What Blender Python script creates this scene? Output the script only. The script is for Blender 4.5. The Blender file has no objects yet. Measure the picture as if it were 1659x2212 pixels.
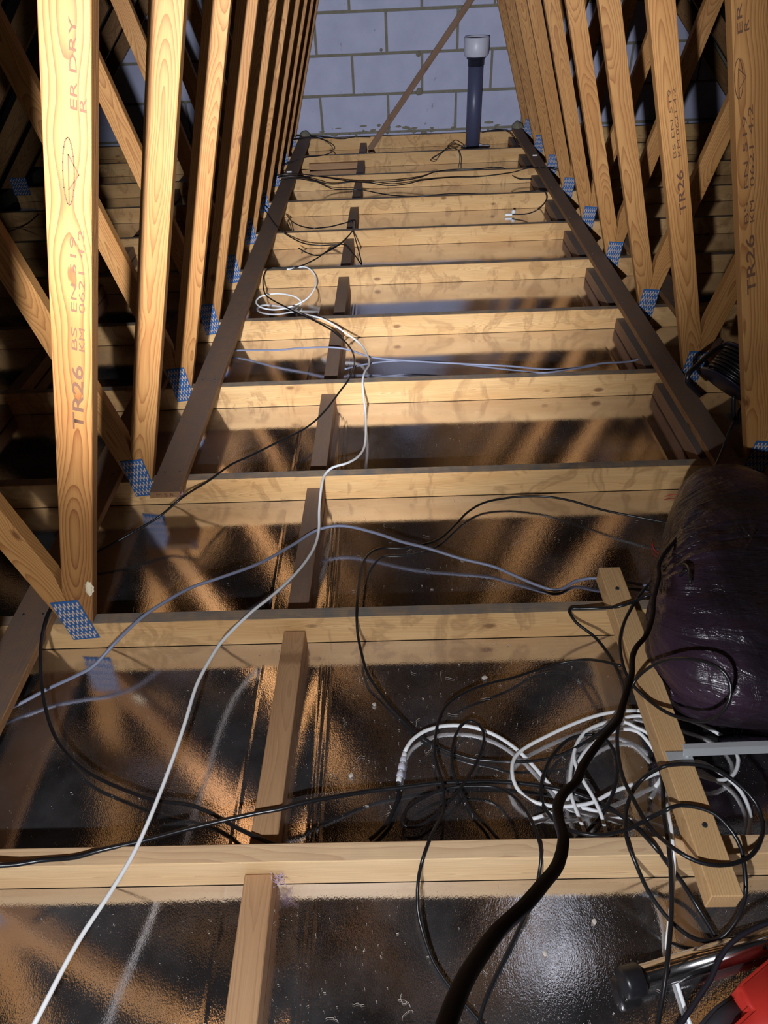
import bpy, bmesh, math, random
from mathutils import Vector, Matrix, noise
random.seed(7)
S = bpy.context.scene
COL = S.collection
# ------------------------------------------------------------------ camera
cam = bpy.data.objects.new('camera', bpy.data.cameras.new('camera'))
COL.objects.link(cam)
cam.data.sensor_fit = 'VERTICAL'; cam.data.sensor_height = 36.0
cam.data.lens = 1500.05 / 2212 * 36.0
cam.data.clip_start = 0.02
_R = Vector((0.99861, -0.00369, -0.03519*1.0)); 
def _basis(p, y, r):
    cp, sp = math.cos(p), math.sin(p)
    F = Vector((math.sin(y)*cp, math.cos(y)*cp, -sp)); R = Vector((math.cos(y), -math.sin(y), 0)); U = R.cross(F)
    c, s = math.cos(r), math.sin(r)
    return R*c + U*s, R*(-s) + U*c, F
R_, U_, F_ = _basis(0.6936218840805302, -0.02652402934416273, -0.04576941643030429)
M = Matrix((R_, U_, -F_)).transposed().to_4x4(); M.translation = Vector((0, 0, 1.41359))
cam.matrix_world = M
S.camera = cam
# ------------------------------------------------------------------ world and light
w = bpy.data.worlds.new('loft_dark'); S.world = w; w.use_nodes = True
w.node_tree.nodes['Background'].inputs[0].default_value = (0.55, 0.6, 0.8, 1)
w.node_tree.nodes['Background'].inputs[1].default_value = 0.004
def lamp(name, typ, loc, energy, color, size, target=None, angle=None, blend=1.0):
    l = bpy.data.lights.new(name, typ); l.energy = energy; l.color = color; l.shadow_soft_size = size
    o = bpy.data.objects.new(name, l); COL.objects.link(o); o.location = loc
    if target is not None: o.rotation_euler = (Vector(target) - Vector(loc)).to_track_quat('-Z', 'Y').to_euler()
    if angle: l.spot_size = angle; l.spot_blend = blend
    return o
LP = (-0.262, -0.40, 1.22)      # hand-held torch beside the camera
lamp('torch_spill', 'POINT', LP, 94, (0.92, 0.95, 1.0), 0.022)
lamp('torch_beam', 'SPOT', LP, 820, (0.90, 0.93, 1.0), 0.022, target=(0.05, 6.6, 0.35), angle=math.radians(52), blend=1.0)
lamp('loft_lamp', 'POINT', (0.68, 1.22, 2.45), 0.45, (0.80, 0.86, 1.0), 0.11)   # small bulb up at the rafters
S.view_settings.view_transform = 'Standard'; S.view_settings.look = 'None'
S.view_settings.gamma = 1; S.view_settings.use_curve_mapping = False
S.view_settings.exposure = 0.0
S.cycles.max_bounces = 8; S.cycles.glossy_bounces = 5; S.cycles.diffuse_bounces = 3
S.cycles.sample_clamp_indirect = 3.0; S.cycles.blur_glossy = 0.6
S.cycles.use_denoising = True

# ------------------------------------------------------------------ node helpers
class NT:
    def __init__(s, name):
        s.m = bpy.data.materials.new(name); s.m.use_nodes = True; s.t = s.m.node_tree
        s.b = s.t.nodes['Principled BSDF']
    def n(s, typ, **kw):
        x = s.t.nodes.new(typ)
        for k, v in kw.items():
            if k[0] == 'i' and k[1:].isdigit(): s.set(x.inputs[int(k[1:])], v)
            elif k.startswith('in_'): s.set(x.inputs[k[3:]], v)
            else: setattr(x, k, v)
        return x
    def set(s, inp, v):
        if hasattr(v, 'is_output') or isinstance(v, bpy.types.NodeSocket): s.t.links.new(v, inp)
        else: inp.default_value = v
    def math(s, op, a, b=None, c=None):
        x = s.n('ShaderNodeMath', operation=op, i0=a)
        if b is not None: s.set(x.inputs[1], b)
        if c is not None: s.set(x.inputs[2], c)
        return x.outputs[0]
    def mr(s, v, a, b, c=0.0, d=1.0):
        return s.n('ShaderNodeMapRange', i0=v, i1=a, i2=b, i3=c, i4=d).outputs[0]
    def noise(s, vec, scale, detail=3.0, rough=0.5, dist=0.0):
        return s.n('ShaderNodeTexNoise', in_Vector=vec, in_Scale=scale, in_Detail=detail, in_Roughness=rough, in_Distortion=dist).outputs[0]
    def mapping(s, vec, scale, loc=None):
        x = s.n('ShaderNodeMapping', in_Vector=vec, in_Scale=scale)
        if loc is not None: s.set(x.inputs['Location'], loc)
        return x.outputs[0]
    def mix(s, f, a, b, mode='MIX'):
        x = s.n('ShaderNodeMix', data_type='RGBA', blend_type=mode)
        s.set(x.inputs[0], f); s.set(x.inputs[6], a); s.set(x.inputs[7], b); return x.outputs[2]
    def bump(s, h, strength, dist, normal=None):
        x = s.n('ShaderNodeBump', in_Height=h, in_Strength=strength, in_Distance=dist)
        if normal is not None: s.set(x.inputs['Normal'], normal)
        return x.outputs[0]
    def P(s, **kw):
        for k, v in kw.items(): s.set(s.b.inputs[k.replace('_', ' ')], v)

def col(r, g, b): return (r, g, b, 1.0)

def wood(name, light, mid, dark, dust=0.0, dustcol=(0.16, 0.155, 0.15), rings=170.0, amp=0.055, knots=1.0, rough=0.62, ringmix=0.75, weather=0.35, stain=0.0):
    N = NT(name)
    tc = N.n('ShaderNodeTexCoord').outputs['Object']
    rnd = N.n('ShaderNodeObjectInfo').outputs['Random']
    off = N.n('ShaderNodeCombineXYZ', i0=N.math('MULTIPLY', rnd, 37.0), i1=N.math('MULTIPLY', rnd, 11.3), i2=N.math('MULTIPLY', rnd, 5.7)).outputs[0]
    p = N.n('ShaderNodeVectorMath', operation='ADD', i0=tc, i1=off).outputs[0]
    sx = N.n('ShaderNodeSeparateXYZ', i0=p)
    # knots
    kv = N.mapping(p, (4.2, 1.0, 9.0))
    vor = N.n('ShaderNodeTexVoronoi', in_Vector=kv, in_Scale=1.0, in_Randomness=1.0).outputs['Distance']
    knot = N.mr(vor, 0.10, 0.05)
    kring = N.math('POWER', 2.718, N.math('MULTIPLY', vor, -7.0))
    # growth rings round a pith line that wanders along the timber: arches on flat-sawn faces
    ob = N.n('ShaderNodeSeparateXYZ', i0=tc)
    n1 = N.noise(N.n('ShaderNodeCombineXYZ', i0=N.math('MULTIPLY', sx.outputs[0], 1.5), i1=N.math('MULTIPLY', rnd, 9.0), i2=0.0).outputs[0], 1.0, 2.0)
    n2 = N.noise(N.n('ShaderNodeCombineXYZ', i0=N.math('MULTIPLY', sx.outputs[0], 1.1), i1=N.math('MULTIPLY', rnd, 19.0), i2=4.0).outputs[0], 1.0, 1.0)
    zc = N.math('ADD', ob.outputs[2], N.math('ADD', N.mr(rnd, 0, 1, -0.018, 0.018), N.math('MULTIPLY', N.math('SUBTRACT', n2, 0.5), 0.05)))
    dd = N.math('ADD', N.math('MULTIPLY', N.math('SUBTRACT', n1, 0.33), amp * 3.2), ob.outputs[1])
    low = N.noise(N.mapping(p, (3.0, 26.0, 26.0)), 1.0, 2.0)
    v = N.math('SQRT', N.math('ADD', N.math('MULTIPLY', zc, zc), N.math('MULTIPLY', dd, dd)))
    v = N.math('ADD', v, N.math('MULTIPLY', low, 0.010))
    v = N.math('ADD', v, N.math('MULTIPLY', kring, 0.020 * knots))
    fr = N.math('FRACT', N.math('MULTIPLY', v, rings))
    ring = N.mr(fr, 0.15, 0.95); ring = N.math('POWER', ring, 2.2)
    ring = N.math('SUBTRACT', ring, N.mr(fr, 0.95, 1.0))
    ring = N.math('MAXIMUM', ring, 0.0)
    fibre = N.noise(N.mapping(p, (9.0, 420.0, 420.0)), 1.0, 2.0)
    patch = N.noise(N.mapping(p, (2.5, 14.0, 14.0), (3, 1, 2)), 1.0, 2.0)
    c = N.mix(N.mr(patch, 0.3, 0.7), col(*light), col(*mid))
    c = N.mix(N.math('MULTIPLY', ring, ringmix), c, col(*dark))
    c = N.mix(N.math('MULTIPLY', N.mr(fibre, 0.35, 0.75), 0.22), c, col(*[q * 0.6 for q in dark]))
    kd = tuple(q * f for q, f in zip(dark, (0.38, 0.28, 0.22)))
    c = N.mix(N.math('MULTIPLY', knot, 0.75 * knots), c, col(*kd))
    if stain > 0:
        st = N.noise(N.mapping(p, (7.0, 2.0, 5.0), (1, 7, 3)), 1.0, 3.0, 0.6, 1.5)
        st = N.math('SUBTRACT', N.mr(st, 0.52, 0.60), N.mr(st, 0.60, 0.72))
        c = N.mix(N.math('MULTIPLY', st, stain), c, col(*[q * 0.55 for q in dark]))
    bri = N.mr(rnd, 0, 1, 1.0 - weather * 0.5, 1.0)
    c = N.mix(1.0, c, N.n('ShaderNodeCombineColor', i0=bri, i1=bri, i2=bri).outputs[0], 'MULTIPLY')
    if dust > 0:     # years of dust lie on faces that look up
        nz = N.n('ShaderNodeSeparateXYZ', i0=N.n('ShaderNodeNewGeometry').outputs['Normal']).outputs[2]
        up = N.mr(nz, 0.75, 0.95)
        dn = N.mr(N.noise(tc, 22.0, 4.0), 0.25, 0.7, 0.55, 1.0)
        f = N.math('MULTIPLY', N.math('MULTIPLY', up, dn), dust)
        c = N.mix(f, c, col(*dustcol))
    N.P(Base_Color=c, Roughness=rough)
    h = N.math('ADD', N.math('MULTIPLY', fibre, 0.5), N.math('MULTIPLY', ring, -0.35))
    N.P(Normal=N.bump(h, 0.35, 0.0012))
    N.b.inputs['Specular IOR Level'].default_value = 0.35
    return N.m

def plain(name, c, rough=0.5, metal=0.0, spec=0.5, bump=None, var=0.0, vscale=30.0):
    N = NT(name); cc = col(*c)
    tc = N.n('ShaderNodeTexCoord').outputs['Object']
    if var: cc = N.mix(N.math('MULTIPLY', N.mr(N.noise(tc, vscale, 4.0), 0.3, 0.75), var), cc, col(*[min(1, q * 0.45) for q in c]))
    N.P(Base_Color=cc, Roughness=rough, Metallic=metal)
    N.b.inputs['Specular IOR Level'].default_value = spec
    if bump: N.P(Normal=N.bump(N.noise(tc, bump[0], 3.0), bump[1], bump[2]))
    return N.m

def foil_mat():
    N = NT('foil_facing')
    tc = N.n('ShaderNodeTexCoord').outputs['Object']
    fine = N.noise(N.mapping(tc, (420, 230, 300)), 1.0, 2.0, 0.6)
    mid = N.noise(N.mapping(tc, (60, 24, 40)), 1.0, 3.0, 0.55, 0.4)
    big = N.noise(tc, 5.0, 2.0)
    h = N.math('ADD', N.math('MULTIPLY', fine, 0.00013), N.math('MULTIPLY', mid, 0.00016))
    scr = N.noise(N.mapping(tc, (14, 260, 1), (5, 2, 0)), 1.0, 4.0, 0.6)
    nrm = N.bump(h, 1.0, 1.0)
    rough = N.mr(N.noise(tc, 9.0, 4.0), 0.3, 0.7, 0.045, 0.095)
    N.P(Base_Color=N.mix(N.mr(big, .3, .7), col(0.82, 0.80, 0.80), col(0.72, 0.70, 0.71)), Metallic=1.0, Roughness=rough, Normal=nrm)
    d = N.n('ShaderNodeBsdfDiffuse', in_Color=col(0.55, 0.53, 0.56)).outputs[0]
    dust = N.mr(N.noise(tc, 3.2, 5.0, 0.65), 0.42, 0.75, 0.015, 0.10)
    speck = N.mr(N.n('ShaderNodeTexVoronoi', in_Vector=tc, in_Scale=150.0).outputs['Distance'], 0.13, 0.07)
    sp2 = N.mr(N.noise(tc, 7.0, 3.0), 0.5, 0.68)
    f = N.math('ADD', dust, N.math('MULTIPLY', N.math('MULTIPLY', speck, sp2), 0.5))
    mx = N.n('ShaderNodeMixShader'); N.set(mx.inputs[0], f)
    N.t.links.new(N.b.outputs[0], mx.inputs[1]); N.t.links.new(d, mx.inputs[2])
    N.t.links.new(mx.outputs[0], N.t.nodes['Material Output'].inputs[0])
    return N.m

def block_mat():
    N = NT('pale_block')
    tc = N.n('ShaderNodeTexCoord').outputs['Object']
    rnd = N.n('ShaderNodeObjectInfo').outputs['Random']
    p = N.n('ShaderNodeVectorMath', operation='ADD', i0=tc, i1=N.n('ShaderNodeCombineXYZ', i0=N.math('MULTIPLY', rnd, 20.0)).outputs[0]).outputs[0]
    n1 = N.noise(p, 6.0, 4.0)
    c = N.mix(N.mr(n1, 0.3, 0.7), col(0.47, 0.49, 0.66), col(0.40, 0.42, 0.58))
    sp = N.mr(N.noise(p, 22.0, 3.0), 0.70, 0.78)
    c = N.mix(N.math('MULTIPLY', sp, 0.6), c, col(0.16, 0.15, 0.14))
    N.P(Base_Color=c, Roughness=0.85, Normal=N.bump(N.noise(p, 120.0, 3.0), 0.3, 0.002))
    return N.m

def bag_mat():
    N = NT('bin_liner')
    tc = N.n('ShaderNodeTexCoord').outputs['Object']
    c = N.mix(N.mr(N.noise(tc, 4.0, 2.0), 0.35, 0.65), col(0.010, 0.008, 0.012), col(0.048, 0.024, 0.046))
    g = N.n('ShaderNodeSeparateXYZ', i0=tc)
    ang = N.math('ARCTAN2', N.math('ADD', g.outputs[2], -0.10), N.math('ADD', g.outputs[1], -0.12))
    a = N.n('ShaderNodeCombineXYZ', i0=N.math('MULTIPLY', ang, 9.0), i1=N.math('MULTIPLY', g.outputs[0], 5.0), i2=0.0).outputs[0]
    h1 = N.noise(a, 1.6, 4.0, 0.65, 0.8)
    h2 = N.noise(N.mapping(tc, (30, 9, 20)), 1.0, 4.0, 0.6, 1.2)
    h = N.math('ADD', N.math('MULTIPLY', h1, 0.010), N.math('MULTIPLY', h2, 0.0035))
    N.P(Base_Color=c, Roughness=0.27, Normal=N.bump(h, 0.9, 1.0))
    N.b.inputs['Specular IOR Level'].default_value = 0.55
    return N.m

MT = {}
MT['pine'] = wood('pine_web', (0.55, 0.285, 0.095), (0.46, 0.215, 0.062), (0.27, 0.092, 0.022), rings=190, amp=0.05, ringmix=0.8)
MT['amber'] = wood('amber_pine_web', (0.40, 0.19, 0.056), (0.35, 0.155, 0.042), (0.19, 0.055, 0.012), rings=170, amp=0.05, ringmix=0.9)
MT['chord'] = wood('pine_chord', (0.80, 0.52, 0.24), (0.66, 0.38, 0.15), (0.40, 0.185, 0.06), dust=0.95, rings=230, amp=0.03, ringmix=0.55, stain=0.40)
MT['chord_clean'] = wood('pine_chord_clean', (0.84, 0.60, 0.33), (0.72, 0.47, 0.23), (0.42, 0.20, 0.09), dust=0.5, dustcol=(0.48, 0.32, 0.22), rings=230, amp=0.02, ringmix=0.5)
MT['rafter'] = wood('pine_rafter', (0.30, 0.16, 0.06), (0.24, 0.12, 0.045), (0.14, 0.06, 0.02), rings=150)
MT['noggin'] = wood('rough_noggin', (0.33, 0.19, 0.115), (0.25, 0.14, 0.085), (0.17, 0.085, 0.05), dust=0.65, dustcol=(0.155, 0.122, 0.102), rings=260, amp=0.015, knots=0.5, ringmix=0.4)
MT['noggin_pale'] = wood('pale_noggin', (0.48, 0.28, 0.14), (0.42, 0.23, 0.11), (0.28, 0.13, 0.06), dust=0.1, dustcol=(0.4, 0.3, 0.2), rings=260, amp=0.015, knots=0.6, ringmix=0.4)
MT['binder'] = wood('brown_binder', (0.33, 0.17, 0.07), (0.26, 0.13, 0.06), (0.16, 0.075, 0.035), dust=0.93, dustcol=(0.150, 0.110, 0.092), rings=210, amp=0.05, ringmix=0.6, weather=0.1)
MT['noggin_grey'] = wood('dusty_noggin', (0.33, 0.19, 0.115), (0.25, 0.14, 0.085), (0.17, 0.085, 0.05), dust=0.9, dustcol=(0.15, 0.13, 0.12), rings=260, amp=0.015, knots=0.5, ringmix=0.4)
MT['batten'] = wood('pale_batten', (0.68, 0.44, 0.22), (0.60, 0.37, 0.17), (0.42, 0.22, 0.09), rings=200, amp=0.05, ringmix=0.55, knots=0.6, weather=0.0)
MT['foil'] = foil_mat()
MT['block'] = block_mat()
MT['mortar'] = plain('grey_mortar', (0.22, 0.20, 0.15), 0.95, bump=(60.0, 0.6, 0.006), var=0.4)
MT['felt'] = plain('black_roof_felt', (0.012, 0.011, 0.011), 0.9, spec=0.2, bump=(9.0, 0.5, 0.02))
MT['plate'] = plain('blue_steel_plate', (0.05, 0.16, 0.42), 0.42, 0.35, var=0.5, vscale=60.0, bump=(200, .3, .001))
MT['tooth'] = plain('punched_tooth', (0.62, 0.46, 0.34), 0.5, 0.1)
MT['black'] = plain('black_pvc', (0.010, 0.010, 0.012), 0.30, spec=0.5)
MT['rubber'] = plain('black_rubber_flex', (0.011, 0.009, 0.014), 0.75, spec=0.2)
MT['white'] = plain('white_pvc', (0.86, 0.88, 0.90), 0.38, var=0.08)
MT['grey'] = plain('grey_pvc', (0.22, 0.24, 0.34), 0.40)
MT['red_wire'] = plain('red_pvc', (0.6, 0.03, 0.03), 0.4)
MT['pipe'] = plain('slate_blue_pvc', (0.075, 0.080, 0.150), 0.4)
MT['cap'] = plain('white_pvc_cap', (0.62, 0.62, 0.74), 0.4, var=0.1)
MT['collar'] = plain('dark_rubber_collar', (0.02, 0.022, 0.04), 0.5)
MT['bag'] = bag_mat()
MT['steel'] = plain('galvanised_steel', (0.58, 0.61, 0.64), 0.42, 0.45, bump=(40, .2, .001))
MT['chrome'] = plain('chrome', (0.62, 0.60, 0.60), 0.13, 1.0)
MT['blackplastic'] = plain('black_plastic', (0.012, 0.012, 0.015), 0.35, bump=(90, .2, .001))
MT['navy'] = plain('navy_black_plastic', (0.018, 0.018, 0.035), 0.3)
MT['red'] = plain('red_plastic', (0.50, 0.028, 0.020), 0.4, var=0.35, vscale=14)
MT['darkrub'] = plain('dark_grey_plastic', (0.03, 0.03, 0.037), 0.5, var=0.3)
MT['ink'] = plain('grade_stamp_ink', (0.13, 0.065, 0.04), 0.8, spec=0.1)
MT['screw'] = plain('dark_screw', (0.10, 0.13, 0.16), 0.4, 0.8)
MT['saw'] = plain('pale_sawdust', (0.55, 0.50, 0.45), 0.9)
MT['sawcream'] = plain('cream_plaster', (0.75, 0.62, 0.42), 0.9, bump=(150., .6, .004))
MT['fluff'] = plain('lilac_fluff', (0.55, 0.42, 0.55), 0.95)

# ------------------------------------------------------------------ mesh helpers
def mk(name, verts, faces, m, parent=None, smooth=False, loc=None):
    me = bpy.data.meshes.new(name); me.from_pydata([tuple(v) for v in verts], [], faces); me.update()
    if smooth:
        for p in me.polygons: p.use_smooth = True
    me.materials.append(m)
    o = bpy.data.objects.new(name, me); COL.objects.link(o)
    if parent: o.parent = parent
    if loc is not None: o.location = loc
    return o
def bmo(name, bm, m, parent=None, smooth=False):
    me = bpy.data.meshes.new(name); bm.normal_update(); bm.to_mesh(me); bm.free()
    if smooth:
        for p in me.polygons: p.use_smooth = True
    me.materials.append(m)
    o = bpy.data.objects.new(name, me); COL.objects.link(o)
    if parent: o.parent = parent
    return o
def thing(name, label, cat, loc=(0, 0, 0), group=None):
    o = bpy.data.objects.new(name, None); COL.objects.link(o); o.location = loc
    o.empty_display_size = 0.05
    o['label'] = label; o['category'] = cat
    if group: o['group'] = group
    return o
def tag(o, label, cat, group=None):
    o['label'] = label; o['category'] = cat
    if group: o['group'] = group
    return o
def struct(o): o['kind'] = 'structure'; return o
def box_bm(sx, sy, sz, bev=0.0, seg=1, center=(0, 0, 0)):
    bm = bmesh.new(); bmesh.ops.create_cube(bm, size=1)
    bmesh.ops.scale(bm, vec=(sx, sy, sz), verts=bm.verts)
    bmesh.ops.translate(bm, vec=center, verts=bm.verts)
    if bev: bmesh.ops.bevel(bm, geom=bm.edges[:], offset=bev, segments=seg, affect='EDGES', profile=0.5)
    return bm
def board(name, p0, p1, width, thick, m, parent=None, bev=0.0015, wob=0.0):
    """sawn board whose local X runs along its length; width is local Z, thickness local Y (for flat boards swap)"""
    p0, p1 = Vector(p0), Vector(p1); L = (p1 - p0).length
    bm = box_bm(L, thick, width, bev)
    o = bmo(name, bm, m, parent)
    return o, p0, p1, L
def place_along(o, p0, p1, up=(0, 0, 1)):
    p0, p1 = Vector(p0), Vector(p1)
    x = (p1 - p0).normalized(); u = Vector(up); z = (u - x * u.dot(x)).normalized(); y = z.cross(x)
    mt = Matrix((x, y, z)).transposed().to_4x4(); mt.translation = (p0 + p1) / 2
    o.matrix_local = mt
def catmull(pts, step=0.012):
    P = [Vector(p) for p in pts]; out = []
    n = len(P)
    for i in range(n - 1):
        a, b, c, d = P[max(i-1, 0)], P[i], P[i+1], P[min(i+2, n-1)]
        k = max(2, int((c - b).length / step))
        k = min(k, 24)
        d0 = (b-a).length or 1e-6; d1 = (c-b).length or 1e-6; d2 = (d-c).length or 1e-6
        m1 = (c - a) * (d1 / (d0 + d1)) if i > 0 else (c - b)
        m2 = (d - b) * (d1 / (d1 + d2)) if i < n-2 else (c - b)
        for j in range(k):
            t = j / k; t2 = t*t; t3 = t2*t
            out.append(b*(2*t3-3*t2+1) + m1*(t3-2*t2+t) + c*(-2*t3+3*t2) + m2*(t3-t2))
    out.append(P[-1].copy())
    return out
def sweep(bm, pts, r, seg=8, caps=True, flat=1.0):
    pts = [Vector(p) for p in pts]; q = [pts[0]]
    for p in pts[1:]:
        if (p - q[-1]).length > 1e-4: q.append(p)
    pts = q; rings = []
    t = (pts[1]-pts[0]).normalized(); up = Vector((0, 0, 1)) if abs(t.z) < 0.9 else Vector((1, 0, 0))
    nrm = (up - t * up.dot(t)).normalized()
    for i, p in enumerate(pts):
        t2 = (pts[min(i+1, len(pts)-1)] - pts[max(i-1, 0)]).normalized()
        nrm = (nrm - t2 * nrm.dot(t2)).normalized(); bn = t2.cross(nrm)
        rr = r(i / (len(pts)-1)) if callable(r) else r
        rings.append([bm.verts.new(p + nrm*math.cos(a)*rr + bn*math.sin(a)*rr*flat) for a in [2*math.pi*k/seg for k in range(seg)]])
    for a, b in zip(rings, rings[1:]):
        for k in range(seg): bm.faces.new((a[k], a[(k+1) % seg], b[(k+1) % seg], b[k]))
    if caps: bm.faces.new(rings[0][::-1]); bm.faces.new(rings[-1])
def tube(name, pts, r, m, parent=None, seg=8, step=0.012, smooth_pts=True):
    bm = bmesh.new(); sweep(bm, catmull(pts, step) if smooth_pts else pts, r, seg); bmesh.ops.recalc_face_normals(bm, faces=bm.faces[:])
    return bmo(name, bm, m, parent, True)
def lathe(bm, prof, seg=32, mat=None):
    rings = []
    for r, z in prof: rings.append([bm.verts.new((r*math.cos(2*math.pi*k/seg), r*math.sin(2*math.pi*k/seg), z)) for k in range(seg)])
    for a, b in zip(rings, rings[1:]):
        for k in range(seg): bm.faces.new((a[k], a[(k+1) % seg], b[(k+1) % seg], b[k]))
    bm.faces.new(rings[0][::-1]); bm.faces.new(rings[-1])
    bmesh.ops.recalc_face_normals(bm, faces=bm.faces[:])
    if mat is not None: bmesh.ops.transform(bm, matrix=mat, verts=bm.verts)
def clip(poly, a, b, c):
    """keep the part of a 2-D polygon with a*x + b*z <= c"""
    out = []
    for i in range(len(poly)):
        p, q = poly[i], poly[(i+1) % len(poly)]
        dp, dq = a*p[0]+b*p[1]-c, a*q[0]+b*q[1]-c
        if dp <= 0: out.append(p)
        if dp * dq < 0:
            t = dp / (dp - dq); out.append((p[0]+(q[0]-p[0])*t, p[1]+(q[1]-p[1])*t))
    return out
def prism_obj(name, poly, y0, y1, m, parent, axis_angle, origin, bev=0.0012):
    """polygon in XZ extruded from y0 to y1; local X of the object lies along axis_angle so the grain follows the timber"""
    ca, sa = math.cos(axis_angle), math.sin(axis_angle)
    def loc(p): dx, dz = p[0]-origin[0], p[1]-origin[1]; return (dx*ca + dz*sa, -dx*sa + dz*ca)
    L = [loc(p) for p in poly]; bm = bmesh.new()
    f = bm.faces.new([bm.verts.new((x, y0, z)) for x, z in L])
    ex = bmesh.ops.extrude_face_region(bm, geom=[f])
    bmesh.ops.translate(bm, vec=(0, y1-y0, 0), verts=[v for v in ex['geom'] if isinstance(v, bmesh.types.BMVert)])
    bmesh.ops.recalc_face_normals(bm, faces=bm.faces[:])
    if bev: bmesh.ops.bevel(bm, geom=bm.edges[:], offset=bev, segments=1, affect='EDGES')
    o = bmo(name, bm, m, parent)
    o.location = (origin[0], 0, origin[1]); o.rotation_euler = (0, -axis_angle, 0)
    return o

# ------------------------------------------------------------------ measurements (metres; floor foil is z = 0)
YJ = [0.5764, 1.1749, 1.7714, 2.3665, 2.955, 3.5661, 4.1537, 4.7671, 5.3646, 5.9791, 6.5772]
TH, CH = 0.036, 0.094
XL, XR, XA, ZA = -2.78, 3.09, 0.155, 3.20
WALL = 6.66
SL = (ZA-0.05)/(XA-XL); SR = (ZA-0.05)/(XR-XA)

# ------------------------------------------------------------------ room shell
floor = bpy.data.objects.new('floor', None); COL.objects.link(floor); struct(floor)
def foil_sheet(y0, y1, seed):
    xs = []; x = -2.75
    while x < 3.05:
        near = min(abs(x+0.19), abs(x+0.36), abs(x-0.93))
        xs.append(x); x += 0.004 if near < 0.025 else 0.03
    ys = [y0 + (y1-y0)*i/22 for i in range(23)]
    V = []; F = []
    def ridge(x, c, w): return max(0.0, 1-abs(x-c)/w)
    for j, y in enumerate(ys):
        for x in xs:
            e = min(1.0, min(y-y0, y1-y)/0.05)
            n = noise.noise(Vector((x*2.3, y*2.3, seed*3.1)))*0.0022 + noise.noise(Vector((x*8, y*6, seed)))*0.0004
            r = 0.0010*ridge(x, -0.196+0.004*noise.noise(Vector((y*3, seed, 0))), 0.006) + 0.0008*ridge(x, -0.182, 0.005) + 0.0009*ridge(x, -0.207, 0.005) + 0.0008*ridge(x, -0.358, 0.006) + 0.0008*ridge(x, 0.93, 0.007)
            V.append((x, y, -0.0006 - 0.0026*e + n*e*0.8 + r*e))
    nx = len(xs)
    for j in range(len(ys)-1):
        for i in range(nx-1):
            a = j*nx+i; F.append((a, a+1, a+nx+1, a+nx))
    return mk('foil_sheet', V, F, MT['foil'], floor, True)
bays = [(-0.35, YJ[0]-0.001)] + [(YJ[k]+TH+0.001, YJ[k+1]-0.001) for k in range(10)]
for i, (a, b) in enumerate(bays): foil_sheet(a, b, i+1)
bmo('plasterboard_base', box_bm(6.6, 7.4, 0.012, center=(0.15, 3.1, -0.016)), MT['mortar'], floor)

ceil = bpy.data.objects.new('ceiling', None); COL.objects.link(ceil); struct(ceil)
for s, (x0, z0) in ((1, (XL-0.25, 0.05-0.25*SL)), (-1, (XR+0.25, 0.05-0.25*SR))):
    sl = SL if s > 0 else -SR
    up = 0.125
    V = []; n = 30
    for j in range(n+1):
        y = -0.6 + (WALL+0.05+0.6)*j/n
        sag = 0.012*math.sin(((y-YJ[0])/0.6)*2*math.pi)
        for i in range(2):
            x = x0 if i == 0 else XA; z = (z0 if i == 0 else ZA) + up
            V.append((x, y, z + sag*0.4)); V.append((x, y, z + sag*0.4 + 0.012))
    F = []
    for j in range(n):
        a = j*4; F += [(a, a+2, a+6, a+4), (a+1, a+5, a+7, a+3), (a, a+4, a+5, a+1), (a+2, a+3, a+7, a+6)]
    F += [(0, 1, 3, 2), (4*n, 4*n+2, 4*n+3, 4*n+1)]
    mk('roof_felt', V, F, MT['felt'], ceil)

wall = mk('wall_back', *(lambda zl: ([(XL-.35, WALL+.012, -.05), (XR+.35, WALL+.012, -.05), (XR+.35, WALL+.012, .1), (XA, WALL+.012, ZA+.10), (XL-.35, WALL+.012, .1),
     (XL-.35, WALL+.15, -.05), (XR+.35, WALL+.15, -.05), (XR+.35, WALL+.15, .1), (XA, WALL+.15, ZA+.10), (XL-.35, WALL+.15, .1)],
     [(0, 1, 2, 3, 4), (9, 8, 7, 6, 5), (0, 5, 6, 1), (1, 6, 7, 2), (2, 7, 8, 3), (3, 8, 9, 4), (4, 9, 5, 0)]))(0), MT['mortar']); struct(wall)
CO, BW, JN = 0.2828, 0.5657, 0.019
for r in range(-1, 12):
    zt = 0.958 + CO*(r-3) + 0.0      # top of this course
    zb = zt - CO
    sh = 0.5 if (r-3) % 2 == 0 else 0.0
    # course below the first bed joint carries perpends at perpX0 + m*BW (see photograph)
    for m_ in range(-7, 9):
        x0 = -0.2677 + (m_ + sh)*BW + JN/2; x1 = x0 + BW - JN
        jit = lambda: random.uniform(-0.0018, 0.0018)
        poly = [(x0+jit(), zb+JN/2+jit()), (x1+jit(), zb+JN/2+jit()), (x1+jit(), zt-JN/2+jit()), (x0+jit(), zt-JN/2+jit())]
        poly = clip(poly, 0, -1, 0.05)
        if poly: poly = clip(poly, -SL, 1, ZA + 0.08 - SL*XA)
        if poly: poly = clip(poly, SR, 1, ZA + 0.08 + SR*XA)
        if len(poly) < 3: continue
        pr = random.uniform(0, 0.0025)
        prism_obj('concrete_block', poly, WALL-pr, WALL+0.03, MT['block'], wall, 0.0, (0, 0), 0.002)

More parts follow.
